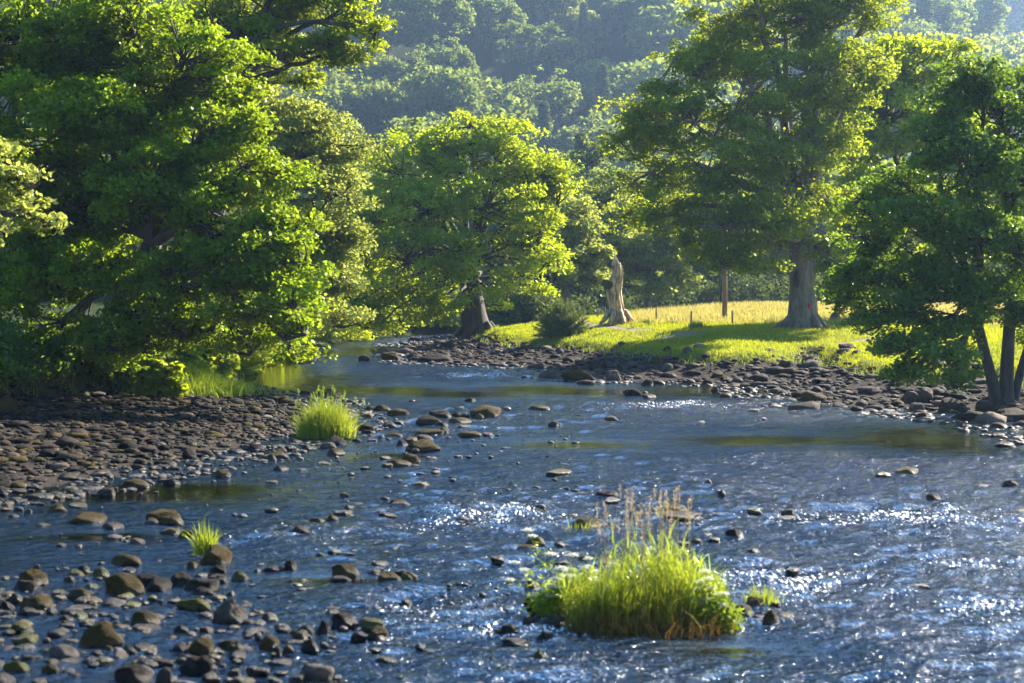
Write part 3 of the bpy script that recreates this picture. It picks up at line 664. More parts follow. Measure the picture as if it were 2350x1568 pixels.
# ------------------------------------------------------------------ trees
def leaf_faces(mb, C, size, r, up=.3, asp=.72, tint=None, wind=None):
    n = len(C)
    nr = r.normal(size=(n, 3)); nr /= np.linalg.norm(nr, axis=1)[:, None]; nr[:, 2] = np.abs(nr[:, 2]); nr += np.array([0, 0, up]); nr /= np.linalg.norm(nr, axis=1)[:, None]
    q = r.normal(size=(n, 3)); a = np.cross(nr, q); a /= np.linalg.norm(a, axis=1)[:, None] + 1e-9; b = np.cross(nr, a)
    s = size * r.uniform(.7, 1.3, n)[:, None] * .5
    V = np.stack([C - a * s, C + b * s * asp - a * s * .1, C + a * s * 1.1, C - b * s * asp - a * s * .1], 1).reshape(-1, 3)
    Q = (np.arange(n)[:, None] * 4 + np.arange(4)[None, :])
    t = r.random(n) if tint is None else tint
    mb.add(V, Q, a=np.repeat(t, 4))
def cluster_leaves(mb, cc, rc, per, size, r, squash=.5, tints=None, droop=.25):
    n = len(cc); idx = np.repeat(np.arange(n), per)
    d = r.normal(size=(n * per, 3)); d /= np.linalg.norm(d, axis=1)[:, None]; rad = r.random(n * per) ** .42
    d = d * rad[:, None] * (rc[idx] if np.ndim(rc) else rc)[:, None]
    d[:, 2] = d[:, 2] * squash - droop * (d[:, 0] ** 2 + d[:, 1] ** 2) / (rc[idx] if np.ndim(rc) else rc)
    t = np.clip((tints[idx] if tints is not None else .5) + r.normal(size=n * per) * .16, 0, 1)
    leaf_faces(mb, cc[idx] + d, size, r, tint=t)
def tree(name, label, cat, group, base, r0, fork, blobs, lm, bm, leaf=.2, rc=.75, per=60, dens=1.0, seed=1, Y=None, void=.36, twig=.035, trunks=None, topmul=1.0):
    """base: world point; fork: (x, y) in the view; blobs: (x, y, rx, ry, dY) in the view at depth Y; they become rounded lobes of real depth."""
    r = np.random.default_rng(seed); Y = Y or base[1]
    e = empty(name, base, label, cat, group)
    B = np.array(base, float)
    fk = P(fork[0], fork[1], Y)
    tb = MB()
    paths = []
    for (b0, f0, rr) in (trunks or [(B, fk, r0)]):
        n_ = 14; t = np.linspace(0, 1, n_)
        mid1 = b0 + (f0 - b0) * .35 + np.array([r.normal() * .15, 0, 0]); pts = bez(b0 - np.array([0, 0, .5]), mid1, b0 + (f0 - b0) * .7 + np.array([r.normal() * .2, 0, 0]), f0, n_)
        rad = rr * (1 - .30 * t) * (1 + .55 * np.exp(-t * 13))
        tube(tb, pts, rad, 18, .16, seed, True)
        for k in range(7):   # root buttresses
            an = k * 6.283 / 7 + r.uniform(-.3, .3); dirn = np.array([math.cos(an), math.sin(an), 0])
            tube(tb, [b0 + dirn * rr * .7 + np.array([0, 0, rr * .8]), b0 + dirn * rr * 1.15 + np.array([0, 0, rr * .28]), b0 + dirn * rr * r.uniform(1.5, 2.1) - np.array([0, 0, .1])], [rr * .26, rr * .26, rr * .12], 8)
        paths.append(pts)
    tb.build('trunk', bm, e, True, org=B)
    cb = MB()
    bl_ = []
    for (bx, by_, rx, ry, dY) in blobs:
        c = P(bx, by_, Y + dY); ax = M(rx, Y + dY); az = M(ry, Y + dY)
        bl_.append((c, np.array([ax, .5 * (ax + az), az])))
    for bi, (c, rad) in enumerate(bl_):
        bb = MB()
        area = 4 * math.pi * ((rad[0] * rad[2]) ** 1.6 * 3 / 3) ** (1 / 1.6)
        nc = int(max(10, dens * area / (rc * rc) * .85))
        ns = int(max(6, 1.5 * area / (rad.mean() ** 2)))
        d = r.normal(size=(ns, 3)); d /= np.linalg.norm(d, axis=1)[:, None]; d[:, 2] = d[:, 2] * .9 + .1
        sc_ = c + d * rad * r.uniform(.45, 1.02, ns)[:, None]
        sr_ = np.clip(rad.mean() * r.uniform(.25, .52, ns), rc * .9, 3.0)
        kk = r.choice(ns, nc, p=sr_ ** 2 / (sr_ ** 2).sum())
        d2 = r.normal(size=(nc, 3)); d2 /= np.linalg.norm(d2, axis=1)[:, None]; d2[:, 2] = np.where(d2[:, 2] < -.2, -d2[:, 2], d2[:, 2])
        cc = sc_[kk] + d2 * (sr_[kk] * (.45 + .65 * r.random(nc)))[:, None] * np.array([1.05, 1.05, .88])
        cc = cc[cc[:, 2] > .25]
        if not len(cc): continue
        rcs = rc * r.uniform(.6, 1.25, len(cc))
        tin = np.clip(.5 + .5 * (vn(cc * .45, seed + 9) - .5) * 2 + r.normal(size=len(cc)) * .1, 0, 1)
        cluster_leaves(cb, cc, rcs, per, leaf, r, tints=tin)
        # limb from the trunk into the lobe, twigs on to the leaf clusters
        pth_ = paths[0] if len(paths) == 1 else paths[int(np.argmin([abs(pp[-1][0] - c[0]) for pp in paths]))]
        s0 = pth_[-1] if c[2] > pth_[-1][2] - 1 else pth_[int(len(pth_) * .72)]
        v = c - s0; ln = np.linalg.norm(v)
        up_ = np.array([0, 0, ln * .30])
        lim = bez(s0, s0 + v * .25 + up_ * r.uniform(.6, 1.1) + r.normal(size=3) * ln * .06, s0 + v * .7 + up_ * r.uniform(.2, .6) + r.normal(size=3) * ln * .07, c + (c - s0) * .08, 12)
        rl = min(r0 * .42, .022 * ln + .05)
        w_ = r.normal(size=(12, 3)) * .035 * ln / 3; w_[0] = 0; lim = lim + w_
        tube(bb, lim, np.linspace(rl, .045, 12), 8, .12, seed + bi, False)
        for q in range(len(cc)):
            if q % 2 and len(cc) > 60: continue
            b_ = cc[q]; j = int(np.argmin(np.linalg.norm(lim[3:] - b_, axis=1) + 1.5 * r.random(9))) + 3; a = lim[j]; mdl = (a + b_) / 2 + np.array([0, 0, -.1 * np.linalg.norm(b_ - a)]) + r.normal(size=3) * .12 * np.linalg.norm(b_ - a)
            pts = bez(a, mdl, mdl, b_, 5)
            tube(bb, pts, np.linspace(twig * 1.6, twig * .4, 5), 4, 0, 0, False)
        bb.build('branch', bm, e, True, org=B)
    cb.build('crown', lm, e, False, org=B)
    return e

OL = 0
# near left sycamore hanging over the gravel bar and river
bL = G(335, 858, 1.0)
tree('sycamore_tree', 'large dark sycamore hanging over the left gravel bar and river', 'tree', 'trees on the left bank', P(335, 852, 62) * [1, 1, 0] + [0, 0, H1(P(335, 852, 62)[0], 62)], .5, (350, 560),
     [(70, 120, 210, 150, 1), (300, 60, 200, 140, 0), (420, 170, 160, 130, -1), (180, 280, 190, 120, -2), (450, 330, 150, 110, -2), (560, 410, 110, 100, -3), (330, 440, 170, 110, -3), (90, 440, 150, 120, 1), (480, 540, 140, 90, -4),
      (620, 530, 95, 85, -4), (660, 610, 95, 70, -5), (560, 650, 120, 65, -5), (400, 650, 130, 75, -4), (650, 700, 85, 45, -6), (250, 640, 120, 100, -2), (560, 730, 75, 42, -6), (668, 760, 36, 50, -7), (678, 815, 26, 36, -7), (90, 640, 140, 120, 0), (80, 790, 150, 85, 0), (240, 800, 95, 75, -1), (-120, 300, 200, 260, 2), (-120, 700, 160, 170, 1), (400, 760, 60, 40, -3), (480, 740, 70, 50, -3), (600, 770, 60, 36, -3), (520, 790, 50, 30, -1), (300, 835, 60, 32, 2), (200, 860, 90, 36, 1), (60, 860, 110, 40, 0), (330, 730, 90, 60, -2), (640, 770, 50, 30, -4), (250, 790, 80, 50, -3), (330, 790, 60, 44, -3), (560, 790, 44, 26, -4), (330, 320, 130, 90, 1), (380, 240, 110, 80, 2), (210, 520, 150, 100, 1), (130, 580, 140, 90, 2), (250, 400, 130, 80, 2)],
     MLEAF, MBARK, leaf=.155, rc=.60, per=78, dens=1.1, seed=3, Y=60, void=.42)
# branch of a nearer tree entering at the left edge
tree('maple_tree', 'nearer maple at the left frame edge with pale reddish branch tips', 'tree', 'trees on the left bank', np.array([-13.5, 38, H1(-13.5, 38)]), .35, (-420, 520),
     [(40, 440, 75, 60, 0), (100, 505, 40, 20, 0), (-60, 400, 110, 110, 1), (-260, 300, 220, 200, 2), (-300, 100, 240, 180, 2), (-20, 540, 60, 40, 0)], MLEAF_PALE, MBARK, leaf=.14, rc=.4, per=42, dens=.9, seed=4, Y=38)
# behind it, lighter
tree('ash_tree', 'pale green tree leaning over the far side of the left bank', 'tree', 'trees on the left bank', P(500, 790, 88) * [1, 1, 0] + [0, 0, H1(P(500, 790, 88)[0], 88)], .4, (590, 540),
     [(600, 270, 110, 90, 2), (690, 300, 90, 90, 0), (760, 350, 75, 80, 0), (640, 400, 120, 90, -1), (760, 460, 80, 80, -1), (700, 540, 110, 90, -2), (790, 560, 55, 80, -1), (740, 640, 90, 70, -2), (790, 660, 45, 50, -2), (680, 710, 80, 50, -1), (500, 300, 120, 120, 3), (560, 560, 110, 110, 2), (560, 180, 100, 70, 3), (765, 735, 50, 34, 0), (700, 760, 50, 24, -1)],
     MLEAF_PALE, MBARK, leaf=.17, rc=.7, per=75, dens=1.1, seed=5, Y=80)
tree('oak_tree', 'dark oak reaching out at the top left with bare crooked limbs', 'tree', 'trees on the left bank', P(470, 800, 74) * [1, 1, 0] + [0, 0, H1(P(470, 800, 74)[0], 74)], .5, (490, 240),
     [(600, 40, 110, 70, 0), (700, 20, 100, 70, 1), (790, 20, 80, 50, 0), (840, 80, 45, 50, -1), (760, 110, 80, 40, -1), (660, 130, 90, 45, 0), (800, 145, 50, 25, -1), (700, 190, 60, 22, 0), (500, 60, 110, 110, 1), (740, -90, 160, 70, 1), (560, -110, 160, 90, 1)],
     MLEAF_OAK, MBARK, leaf=.17, rc=.55, per=46, dens=1.0, seed=6, Y=72, void=.5)
# the centre tree on the point
tree('sycamore_tree', 'broad round sycamore with dark trunk on the river point, centre', 'tree', None, P(1098, 757, 111) * [1, 1, 0] + [0, 0, .7], .95, (1082, 620),
     [(1050, 400, 130, 100, 0), (1160, 370, 110, 85, 0), (1080, 320, 100, 50, 1), (990, 345, 80, 55, 1), (1160, 320, 70, 48, 0), (930, 420, 95, 95, 0), (1230, 420, 75, 80, 0), (1270, 480, 55, 75, 0), (880, 510, 85, 95, -1), (990, 500, 120, 85, -3),
      (1120, 480, 110, 85, -3), (1220, 560, 90, 75, -2), (1260, 610, 52, 50, -2), (860, 600, 75, 75, -1), (950, 600, 100, 70, -4), (1060, 580, 70, 60, -5), (880, 680, 80, 58, -2), (960, 690, 70, 42, -3), (850, 730, 60, 24, -1), (1170, 640, 50, 40, -3), (1020, 650, 45, 45, -4), (930, 735, 50, 18, -2), (1230, 670, 30, 20, -2), (830, 690, 60, 50, -3), (820, 742, 60, 20, -3), (880, 748, 60, 14, -3), (1040, 700, 40, 30, -4), (1130, 690, 36, 26, -4), (840, 560, 60, 70, -2), (990, 720, 50, 26, -1)],
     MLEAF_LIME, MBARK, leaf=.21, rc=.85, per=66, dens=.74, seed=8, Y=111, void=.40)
# the great tree on the meadow
bE = G(1843, 752, 1.9)
TE = tree('oak_tree', 'great oak with thick pale trunk, hollow scar and red spot, on the meadow', 'tree', None, bE, .80, (1835, 560),
     [(1580, 170, 110, 80, 0), (1680, 110, 120, 90, 1), (1500, 280, 90, 90, 0), (1590, 290, 110, 90, -2), (1440, 330, 60, 60, 0), (1720, 230, 120, 95, -2), (1800, 60, 140, 90, 0), (1920, 60, 120, 100, 0), (2010, 30, 70, 60, 1), (1700, -60, 170, 90, 0), (1900, -80, 170, 90, 0),
      (1860, 190, 110, 90, -2), (1640, 400, 110, 75, -3), (1480, 420, 85, 55, -1), (1540, 500, 90, 50, -2), (1450, 500, 50, 45, 0), (1760, 380, 110, 90, -3), (1880, 330, 90, 90, -2), (1700, 520, 100, 65, -3), (1800, 500, 100, 75, -4), (1660, 600, 70, 38, -3), (1740, 610, 80, 42, -2), (1900, 470, 80, 90, -2), (1900, 600, 60, 60, 0), (1780, 560, 60, 60, 3), (1590, 560, 50, 40, -1), (1985, 160, 60, 70, -1), (1960, 230, 60, 60, -1)],
     MLEAF_OAK, MBARK2, leaf=.17, rc=.74, per=66, dens=.98, seed=12, void=.44)
# right, behind
tree('ash_tree', 'yellow green tree behind and right of the great oak', 'tree', None, P(2080, 740, 100) * [1, 1, 0] + [0, 0, 2], .5, (2070, 450),
     [(2000, 180, 90, 80, 0), (2090, 150, 90, 75, 0), (2170, 150, 60, 60, 0), (2040, 280, 110, 90, -2), (1960, 330, 80, 100, -1), (2140, 300, 100, 100, -1), (1980, 460, 90, 90, -1), (2100, 480, 110, 100, 0), (2210, 330, 80, 90, 0), (1960, 560, 70, 70, 0), (2200, 560, 100, 100, 2)],
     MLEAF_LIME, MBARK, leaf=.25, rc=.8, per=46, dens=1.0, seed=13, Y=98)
# the alder at the right edge
aY = 54.0; aB = P(2300, 945, aY) * [1, 1, 0] + [0, 0, H1(P(2300, 945, aY)[0], aY)]
tree('alder_tree', 'dark twin-trunked alder on the boulders at the right edge', 'tree', None, aB, .26, (2300, 640),
     [(2240, 180, 70, 60, 0), (2180, 250, 70, 60, 0), (2290, 270, 90, 90, 0), (2140, 350, 80, 80, -1), (2230, 400, 110, 90, -2), (2330, 430, 80, 100, 0), (2060, 440, 70, 55, 0), (2110, 520, 110, 75, -2), (2260, 560, 120, 90, -2), (2000, 560, 65, 50, 0), (2010, 640, 80, 50, -1), (2120, 640, 110, 60, -2),
      (2240, 690, 110, 60, -2), (2060, 710, 90, 38, -2), (2160, 760, 90, 45, -2), (2090, 800, 80, 36, -3), (2080, 850, 45, 26, -3), (2390, 650, 90, 120, 1), (2400, 280, 90, 130, 1), (1960, 690, 60, 32, 0), (1950, 640, 50, 50, 0), (1990, 480, 60, 60, 0), (2040, 740, 90, 40, -2), (2180, 830, 70, 34, -3), (2060, 870, 60, 22, -3), (2330, 600, 70, 70, -2), (2340, 720, 80, 55, -1), (2400, 780, 70, 60, 2), (2200, 880, 50, 30, -2)],
     MLEAF_ALDER, MBARK, leaf=.125, rc=.44, per=48, dens=1.2, seed=14, Y=aY, void=.38, twig=.02,
     trunks=[(aB + np.array([-.1, 0, 0]), P(2238, 700, aY), .19), (aB + np.array([.15, .1, 0]), P(2318, 660, aY + .3), .24), (aB + np.array([.35, .3, 0]), P(2395, 700, aY + .6), .15)])
# middle distance
def at_ground(dx, Y): 
    p = P(dx, 700, Y); return np.array([p[0], Y, H1(p[0], Y)])
tree('hawthorn_tree', 'pale leaning tree just left of the dead stump, brown trunk', 'tree', 'middle distance trees', at_ground(1297, 128), .5, (1295, 660),
     [(1300, 560, 80, 60, 0), (1250, 600, 60, 55, 0), (1350, 590, 60, 50, 0), (1330, 640, 70, 32, -1), (1300, 500, 70, 45, 1)], MLEAF_PALE, MBARK2, leaf=.28, rc=.8, per=40, dens=1.0, seed=21, Y=128)
tree('hawthorn_tree', 'light green tree behind the fence right of the dead stump', 'tree', 'middle distance trees', at_ground(1490, 132), .35, (1492, 650),
     [(1480, 590, 75, 60, 0), (1540, 560, 70, 70, 1), (1430, 600, 50, 60, 0), (1500, 660, 60, 25, -1), (1440, 520, 70, 60, 2), (1550, 640, 40, 40, 0)], MLEAF_PALE, MBARK2, leaf=.28, rc=.8, per=40, dens=1.0, seed=22, Y=132)
tree('willow_tree', 'soft green tree filling the gap above the dead stump', 'tree', 'middle distance trees', at_ground(1380, 150), .45, (1380, 600),
     [(1370, 470, 65, 60, 0), (1330, 520, 60, 60, 0), (1420, 500, 60, 70, 0), (1380, 560, 90, 60, 0), (1470, 480, 60, 60, 1), (1400, 630, 90, 50, 1)], MLEAF_FAR, MBARK, leaf=.34, rc=1.0, per=40, dens=1.0, seed=23, Y=150)
tree('ash_tree', 'light tree showing behind the lower limbs of the great oak', 'tree', 'middle distance trees', at_ground(1655, 140), .16, (1650, 600),
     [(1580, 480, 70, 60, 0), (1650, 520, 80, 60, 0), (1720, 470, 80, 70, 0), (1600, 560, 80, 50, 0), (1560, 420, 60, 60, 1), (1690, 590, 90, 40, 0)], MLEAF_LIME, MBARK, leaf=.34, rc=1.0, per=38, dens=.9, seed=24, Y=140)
# dark shrubs of the field edge and river bank
def shrub(name, label, cat, group, base, w, h, lm, leaf=.3, n=60, per=40, seed=1):
    r = np.random.default_rng(seed); e = empty(name, base, label, cat, group); B = np.array(base)
    cc = r.normal(size=(n, 3)); cc /= np.linalg.norm(cc, axis=1)[:, None]; cc *= (.3 + .7 * r.random(n) ** .5)[:, None]; cc[:, 2] = np.abs(cc[:, 2])
    cc = cc * np.array([w, w * .7, h]) + B + np.array([0, 0, .1])
    cb = MB(); cluster_leaves(cb, cc, np.full(n, w * .30), per, leaf, r, tints=vn(cc * .6, seed)); cb.build('crown', lm, e, org=B)
    tb = MB()
    for k in range(6):
        tube(tb, bez(B - [0, 0, .2], B + [0, 0, h * .3], (B + cc[k]) / 2 + [0, 0, .1], cc[k], 6), np.linspace(.09, .02, 6), 5)
    tb.build('trunk', MBARK, e, True, org=B)
    return e
sh = [(1150, 128, 3.2, 3.4), (1215, 134, 3.4, 3.8), (1265, 138, 3.2, 3.4), (1380, 146, 4, 4.5), (1450, 150, 4, 4.0), (1530, 152, 4.2, 5), (1600, 154, 4.2, 4.6), (1670, 154, 4.4, 5.6), (1740, 152, 4.4, 5.2), (1810, 150, 4.4, 5), (1890, 150, 4.5, 4.8), (1970, 148, 4.5, 5), (1320, 142, 3.2, 3.2), (2060, 146, 5, 6), (2150, 146, 5, 6), (2250, 146, 6, 7), (2350, 146, 6, 7)]
SHL = ['left of the meadow behind the centre tree', 'right of the centre tree trunk', 'behind the gorse bush', 'behind the fence posts left of the stump', 'behind the dead stump', 'behind the left fence post', 'behind the pale stone posts', 'behind the round timber pole', 'left of the great oak trunk', 'directly behind the great oak trunk', 'right of the great oak trunk', 'behind the mound right of the oak', 'behind the leaning pale tree', 'behind the alder skirt', 'behind the alder crown left half', 'behind the alder trunks', 'behind the right frame edge']
for k, (dx, Y, w, h) in enumerate(sh):
    shrub('field_shrub', 'dark shaded shrub ' + SHL[k], 'shrub', 'shrubs along the field edge', at_ground(dx, Y), w, h, MLEAF_CONE, .30, 70, 52, 300 + k)
lb = [(835, 150, 3.0, 2.6, 'at the far bend under the sycamore crown'), (770, 140, 3.4, 3.0, 'on the far left bank by the pool'), (720, 118, 2.6, 2.4, 'on the left bank behind the rapids'), (660, 104, 2.6, 2.6, 'on the left bank beneath the pale tree'), (590, 94, 2.4, 2.4, 'on the left bank above the still pool'), (930, 158, 3.2, 3.2, 'on the far bank left of the white rapid'), (1010, 166, 3.2, 3.6, 'on the far bank above the white rapid'), (1075, 172, 3.0, 4.0, 'just behind the centre tree trunk'), (880, 152, 3.0, 3.0, 'on the far bank below the sycamore skirt'), (740, 126, 3.0, 3.2, 'beside the rapids on the left bank'), (690, 112, 2.6, 3.0, 'above the rocky ledge of the left bank'), (620, 88, 2.0, 2.6, 'on the left bank behind the hanging branch'), (555, 84, 2.2, 3.0, 'behind the sunlit hummock on the left bank'), (520, 78, 1.8, 2.6, 'just right of the near sycamore trunk'), (960, 170, 3.4, 5.0, 'far back between the two banks'), (800, 160, 3.4, 5.0, 'far back on the left bank'), (1065, 139, 2.6, 2.6, 'at the waterline just left of the centre trunk'), (1020, 138, 2.6, 3.0, 'over the white rapid beside the centre trunk'), (975, 136, 2.6, 2.8, 'over the left end of the white rapid'), (925, 134, 2.6, 3.0, 'behind the low skirt of the centre sycamore'), (880, 131, 2.6, 2.8, 'over the far still pool, right part'), (835, 126, 2.6, 2.8, 'over the far still pool, left part'), (795, 120, 2.4, 2.8, 'behind the rocky ledge, right part'), (755, 114, 2.4, 2.8, 'behind the rocky ledge, left part'), (475, 70, 1.3, 2.0, 'just behind the sunlit hummock, right part'), (362, 59.6, .9, 1.5, 'in front of the near sycamore trunk'), (405, 67, 1.2, 1.8, 'just behind the sunlit hummock, left part')]
for k, (dx, Y, w, h, s_) in enumerate(lb):
    shrub('bank_shrub', 'dark leafy bush ' + s_, 'shrub', 'bushes along the river bank', at_ground(dx, Y), w, h, MLEAF_OAK, .26, 55, 44, 340 + k)
for k, (dx, Y, w, h, s_) in enumerate([(40, 58, 2.2, 1.6, 'at the left edge behind the gravel bar'), (150, 60, 2.0, 1.5, 'behind the gravel bar under the near sycamore'), (260, 61, 1.6, 1.2, 'beside the near sycamore trunk'), (-80, 56, 2.4, 2.0, 'just outside the left frame edge')]):
    shrub('bank_shrub', 'very dark low shrub ' + s_, 'shrub', 'bushes along the river bank', at_ground(dx, Y), w, h, MLEAF_ALDER, .16, 70, 60, 360 + k)
# gorse bush on the meadow edge
gB = G(1290, 765, 1.6); r = np.random.default_rng(77)
e = empty('gorse_bush', gB, 'dark spiky gorse bush on the meadow edge left of the stump', 'bush')
mb = MB(); n = 420; d = r.normal(size=(n, 3)); d /= np.linalg.norm(d, axis=1)[:, None]; d[:, 2] = np.abs(d[:, 2]) * 1.0
tips = gB + d * np.array([1.75, 1.4, 2.2]) * (.55 + .45 * r.random(n))[:, None]
for i in range(n):
    dirv = (tips[i] - gB); dirv /= np.linalg.norm(dirv); m_ = 60
    t = r.random(m_) * .75; c0 = tips[i] - dirv * t[:, None] + r.normal(size=(m_, 3)) * .02
    ax = dirv + r.normal(size=(m_, 3)) * .7; ax /= np.linalg.norm(ax, axis=1)[:, None]; bx = np.cross(ax, r.normal(size=(m_, 3))); bx /= np.linalg.norm(bx, axis=1)[:, None]
    V = np.stack([c0 - bx * .016, c0 + bx * .016, c0 + ax * .15], 1).reshape(-1, 3)
    mb.add(V, None, np.arange(m_ * 3).reshape(-1, 3), a=np.repeat(np.clip(r.random() * .6 + .4 * (1 - t), 0, 1), 3))
mb.build('crown', MGORSE, e, org=gB)
mb = MB()
for i in range(0, n, 8): tube(mb, bez(gB - [0, 0, .2], gB + [0, 0, .2], (gB + tips[i]) / 2, tips[i], 5), np.linspace(.04, .008, 5), 4)
mb.build('trunk', MBARK, e, True, org=gB)

# ------------------------------------------------------------------ hillside woodland
def far_tree(seed, kind):
    r = np.random.default_rng(seed); cb = MB(); tb = MB()
    if kind == 'broad':
        lobes = [(np.array([0, 0, 6.8]), np.array([4.5, 4.5, 4.2]))]
        for k in range(11):
            a = r.uniform(0, 6.28); q = r.uniform(1.5, 4.0); lobes.append((np.array([math.cos(a) * q, math.sin(a) * q, 6.8 + math.sqrt(max(.1, 16.5 - q * q)) * r.uniform(-.5, .85)]), np.array([1, 1, .85]) * r.uniform(1.1, 2.0)))
        for c, rad in lobes:
            n_ = int(34 * rad[0]); d = r.normal(size=(n_, 3)); d /= np.linalg.norm(d, axis=1)[:, None]
            cc = c + d * rad * (.7 + .3 * r.random(n_))[:, None] * (1 + .3 * (vn(d * 2.5 + seed, seed)[:, None] - .5))
            cluster_leaves(cb, cc, np.full(n_, .7), 15, .42, r, tints=np.clip(vn(cc * .5, seed) + .1 * r.normal(size=n_), 0, 1))
        tube(tb, [(0, 0, -1.5), (.1, 0, 3), (0, .1, 7)], [.45, .35, .15], 8)
        for k in range(5):
            c = lobes[k + 1][0]; tube(tb, bez(np.array([0, 0, 2.5]), np.array([0, 0, 4.]), c * .6, c, 5), np.linspace(.2, .06, 5), 5)
    elif kind == 'conifer':
        n_ = 420; h = r.random(n_) ** .8; a = r.uniform(0, 6.28, n_); rad = (1 - h) * 2.7 * (.35 + .65 * r.random(n_)) * (.8 + .25 * np.sin(h * 60)) + .12
        cc = np.stack([np.cos(a) * rad, np.sin(a) * rad, 2 + h * 13 - rad * .25], 1)
        cluster_leaves(cb, cc, np.full(n_, .55), 16, .36, r, tints=r.random(n_), droop=.4)
        tube(tb, [(0, 0, -1.5), (0, 0, 8), (0, 0, 15)], [.3, .2, .04], 7)
    else:  # tall pine with clumpy flat crown
        n_ = 330; k = r.integers(0, 13, n_); kr = np.random.default_rng(seed + 1); ka = kr.uniform(0, 6.28, 13); kh = kr.uniform(6, 14, 13); kq = kr.uniform(.4, 2.6, 13)
        cc = np.stack([np.cos(ka[k]) * kq[k], np.sin(ka[k]) * kq[k], kh[k]], 1) + r.normal(size=(n_, 3)) * np.array([.8, .8, .45])
        cluster_leaves(cb, cc, np.full(n_, .5), 18, .34, r, tints=r.random(n_))
        tube(tb, [(0, 0, -1.5), (.2, 0, 6), (0, 0, 13.5)], [.3, .22, .06], 7)
        for j in range(13): tube(tb, [(0, 0, kh[j] - 1.2), (math.cos(ka[j]) * kq[j], math.sin(ka[j]) * kq[j], kh[j])], [.09, .04], 4)
    return cb, tb
PROTO = {}
for s_, kd in [(1, 'broad'), (2, 'broad'), (3, 'broad'), (4, 'broad'), (5, 'broad'), (6, 'conifer'), (7, 'conifer'), (8, 'pine'), (9, 'pine')]:
    cb, tb = far_tree(500 + s_, kd)
    co = cb.build('crown', MLEAF_CONE if kd == 'conifer' else (MLEAF_FAR if kd != 'pine' else MLEAF_FAR), None); to = tb.build('trunk', MBARK, None, True)
    PROTO.setdefault(kd, []).append((co.data, to.data)); bpy.data.objects.remove(co); bpy.data.objects.remove(to)
PALEM = []
for (a, b) in PROTO['broad'][:3]:
    c_ = a.copy(); c_.materials[0] = MLEAF_PALE; PALEM.append((c_, b))
PROTO['pale'] = PALEM
def put_far(kind, x, y, s, label, group, sz=1.0, z=None):
    cr, tr_ = PROTO[kind][int(rng.integers(len(PROTO[kind])))]
    nm = {'broad': 'hillside_oak', 'conifer': 'hillside_spruce', 'pine': 'hillside_pine', 'pale': 'hillside_birch'}[kind]
    e = empty(nm, (x, y, H1(x, y) if z is None else z), label, 'tree', group); e.rotation_euler = (0, 0, rng.uniform(0, 6.28)); e.scale = (s, s, s * sz)
    for n_, me in (('crown', cr), ('trunk', tr_)):
        o = bpy.data.objects.new(n_, me); COL.objects.link(o); o.parent = e
def hill_hit(dx, dy):
    """where the line of sight meets the hillside"""
    r_ = ray(dx, dy); ys = np.arange(170, 1500, 3.0); xs = r_[0] / r_[1] * ys; zs = CH + r_[2] / r_[1] * ys
    hz = Hfull(xs, ys)[0]; k = np.argmax(hz >= zs)
    return xs[k], ys[k], hz[k]
placed = []; nview = []
named = [(1010, 215, 82, 'broad', 'large round-topped tree standing clear in the middle of the hillside'), (985, 130, 100, 'broad', 'wide dark-sided tree above the round-topped one'), (1130, 110, 75, 'broad', 'light-capped broad tree up the hillside centre'),
         (870, 235, 70, 'broad', 'sunlit-capped tree beside the left oak limbs'), (830, 200, 60, 'broad', 'dark tree touching the left oak limbs'), (885, 305, 60, 'pale', 'pale feathery tree just above the left edge of the centre sycamore'),
         (1240, 320, 105, 'broad', 'largest hillside tree, directly above the centre sycamore right side'), (1180, 270, 50, 'broad', 'small dark tree left of the largest hillside tree'), (1120, 240, 40, 'broad', 'dark low tree beside the round-topped tree'),
         (1170, 190, 48, 'pine', 'tall dark pine group member left of the hazy pines'), (1215, 200, 45, 'pine', 'tall pine in the hazy pine stand, its left side'), (1260, 190, 45, 'pine', 'tall pine in the middle of the hazy pine stand'), (1300, 215, 45, 'pine', 'low pine in front of the hazy pine stand'), (1340, 190, 45, 'conifer', 'pointed conifer at the right of the pine stand'),
         (1390, 180, 42, 'conifer', 'pointed conifer nearest the great oak crown'), (1290, 80, 62, 'pale', 'tall pale tree with notched crown on the upper hillside'), (1340, 110, 48, 'pale', 'pale tree leaning beside the notched crown'), (1430, 75, 50, 'broad', 'hazy spreading tree near the top right of the hillside'), (1480, 60, 40, 'conifer', 'slim hazy conifer at the upper right'),
         (1060, 75, 26, 'pale', 'small brownish bare-topped tree between two broad crowns'), (890, 110, 55, 'broad', 'tree right of the topmost oak branch tips'), (900, 20, 60, 'broad', 'dark tree at the top edge by the oak branch'), (1000, 20, 60, 'broad', 'dark tree at the top edge above the wide crown'), (1110, 20, 55, 'broad', 'bright-sided tree at the top edge, centre'), (1210, 30, 55, 'broad', 'dark tree at the top edge right of centre'),
         (1250, 110, 36, 'conifer', 'slender pointed tree below the notched crown'), (1330, 290, 60, 'broad', 'hazy tree between largest hillside tree and great oak'), (1380, 250, 60, 'pale', 'pale hazy tree at the oak crown left edge'), (800, 270, 60, 'broad', 'dim tree low on the hillside by the pale ash'), (1530, 30, 50, 'broad', 'bluish tree at the top edge left of the oak crown'),
         (2290, 60, 50, 'broad', 'bluish rounded tree on the far right hill'), (2230, 90, 45, 'broad', 'bluish low tree on the far right hill, left one'), (2320, 110, 45, 'broad', 'bluish tree just above the alder top'), (2160, 30, 22, 'conifer', 'tiny blue conifer left on the far right hill'), (2190, 35, 22, 'conifer', 'tiny blue conifer middle on the far right hill'), (2225, 25, 22, 'conifer', 'tiny blue conifer right on the far right hill'), (2130, 40, 22, 'conifer', 'tiny blue conifer beside the yellow green tree')]
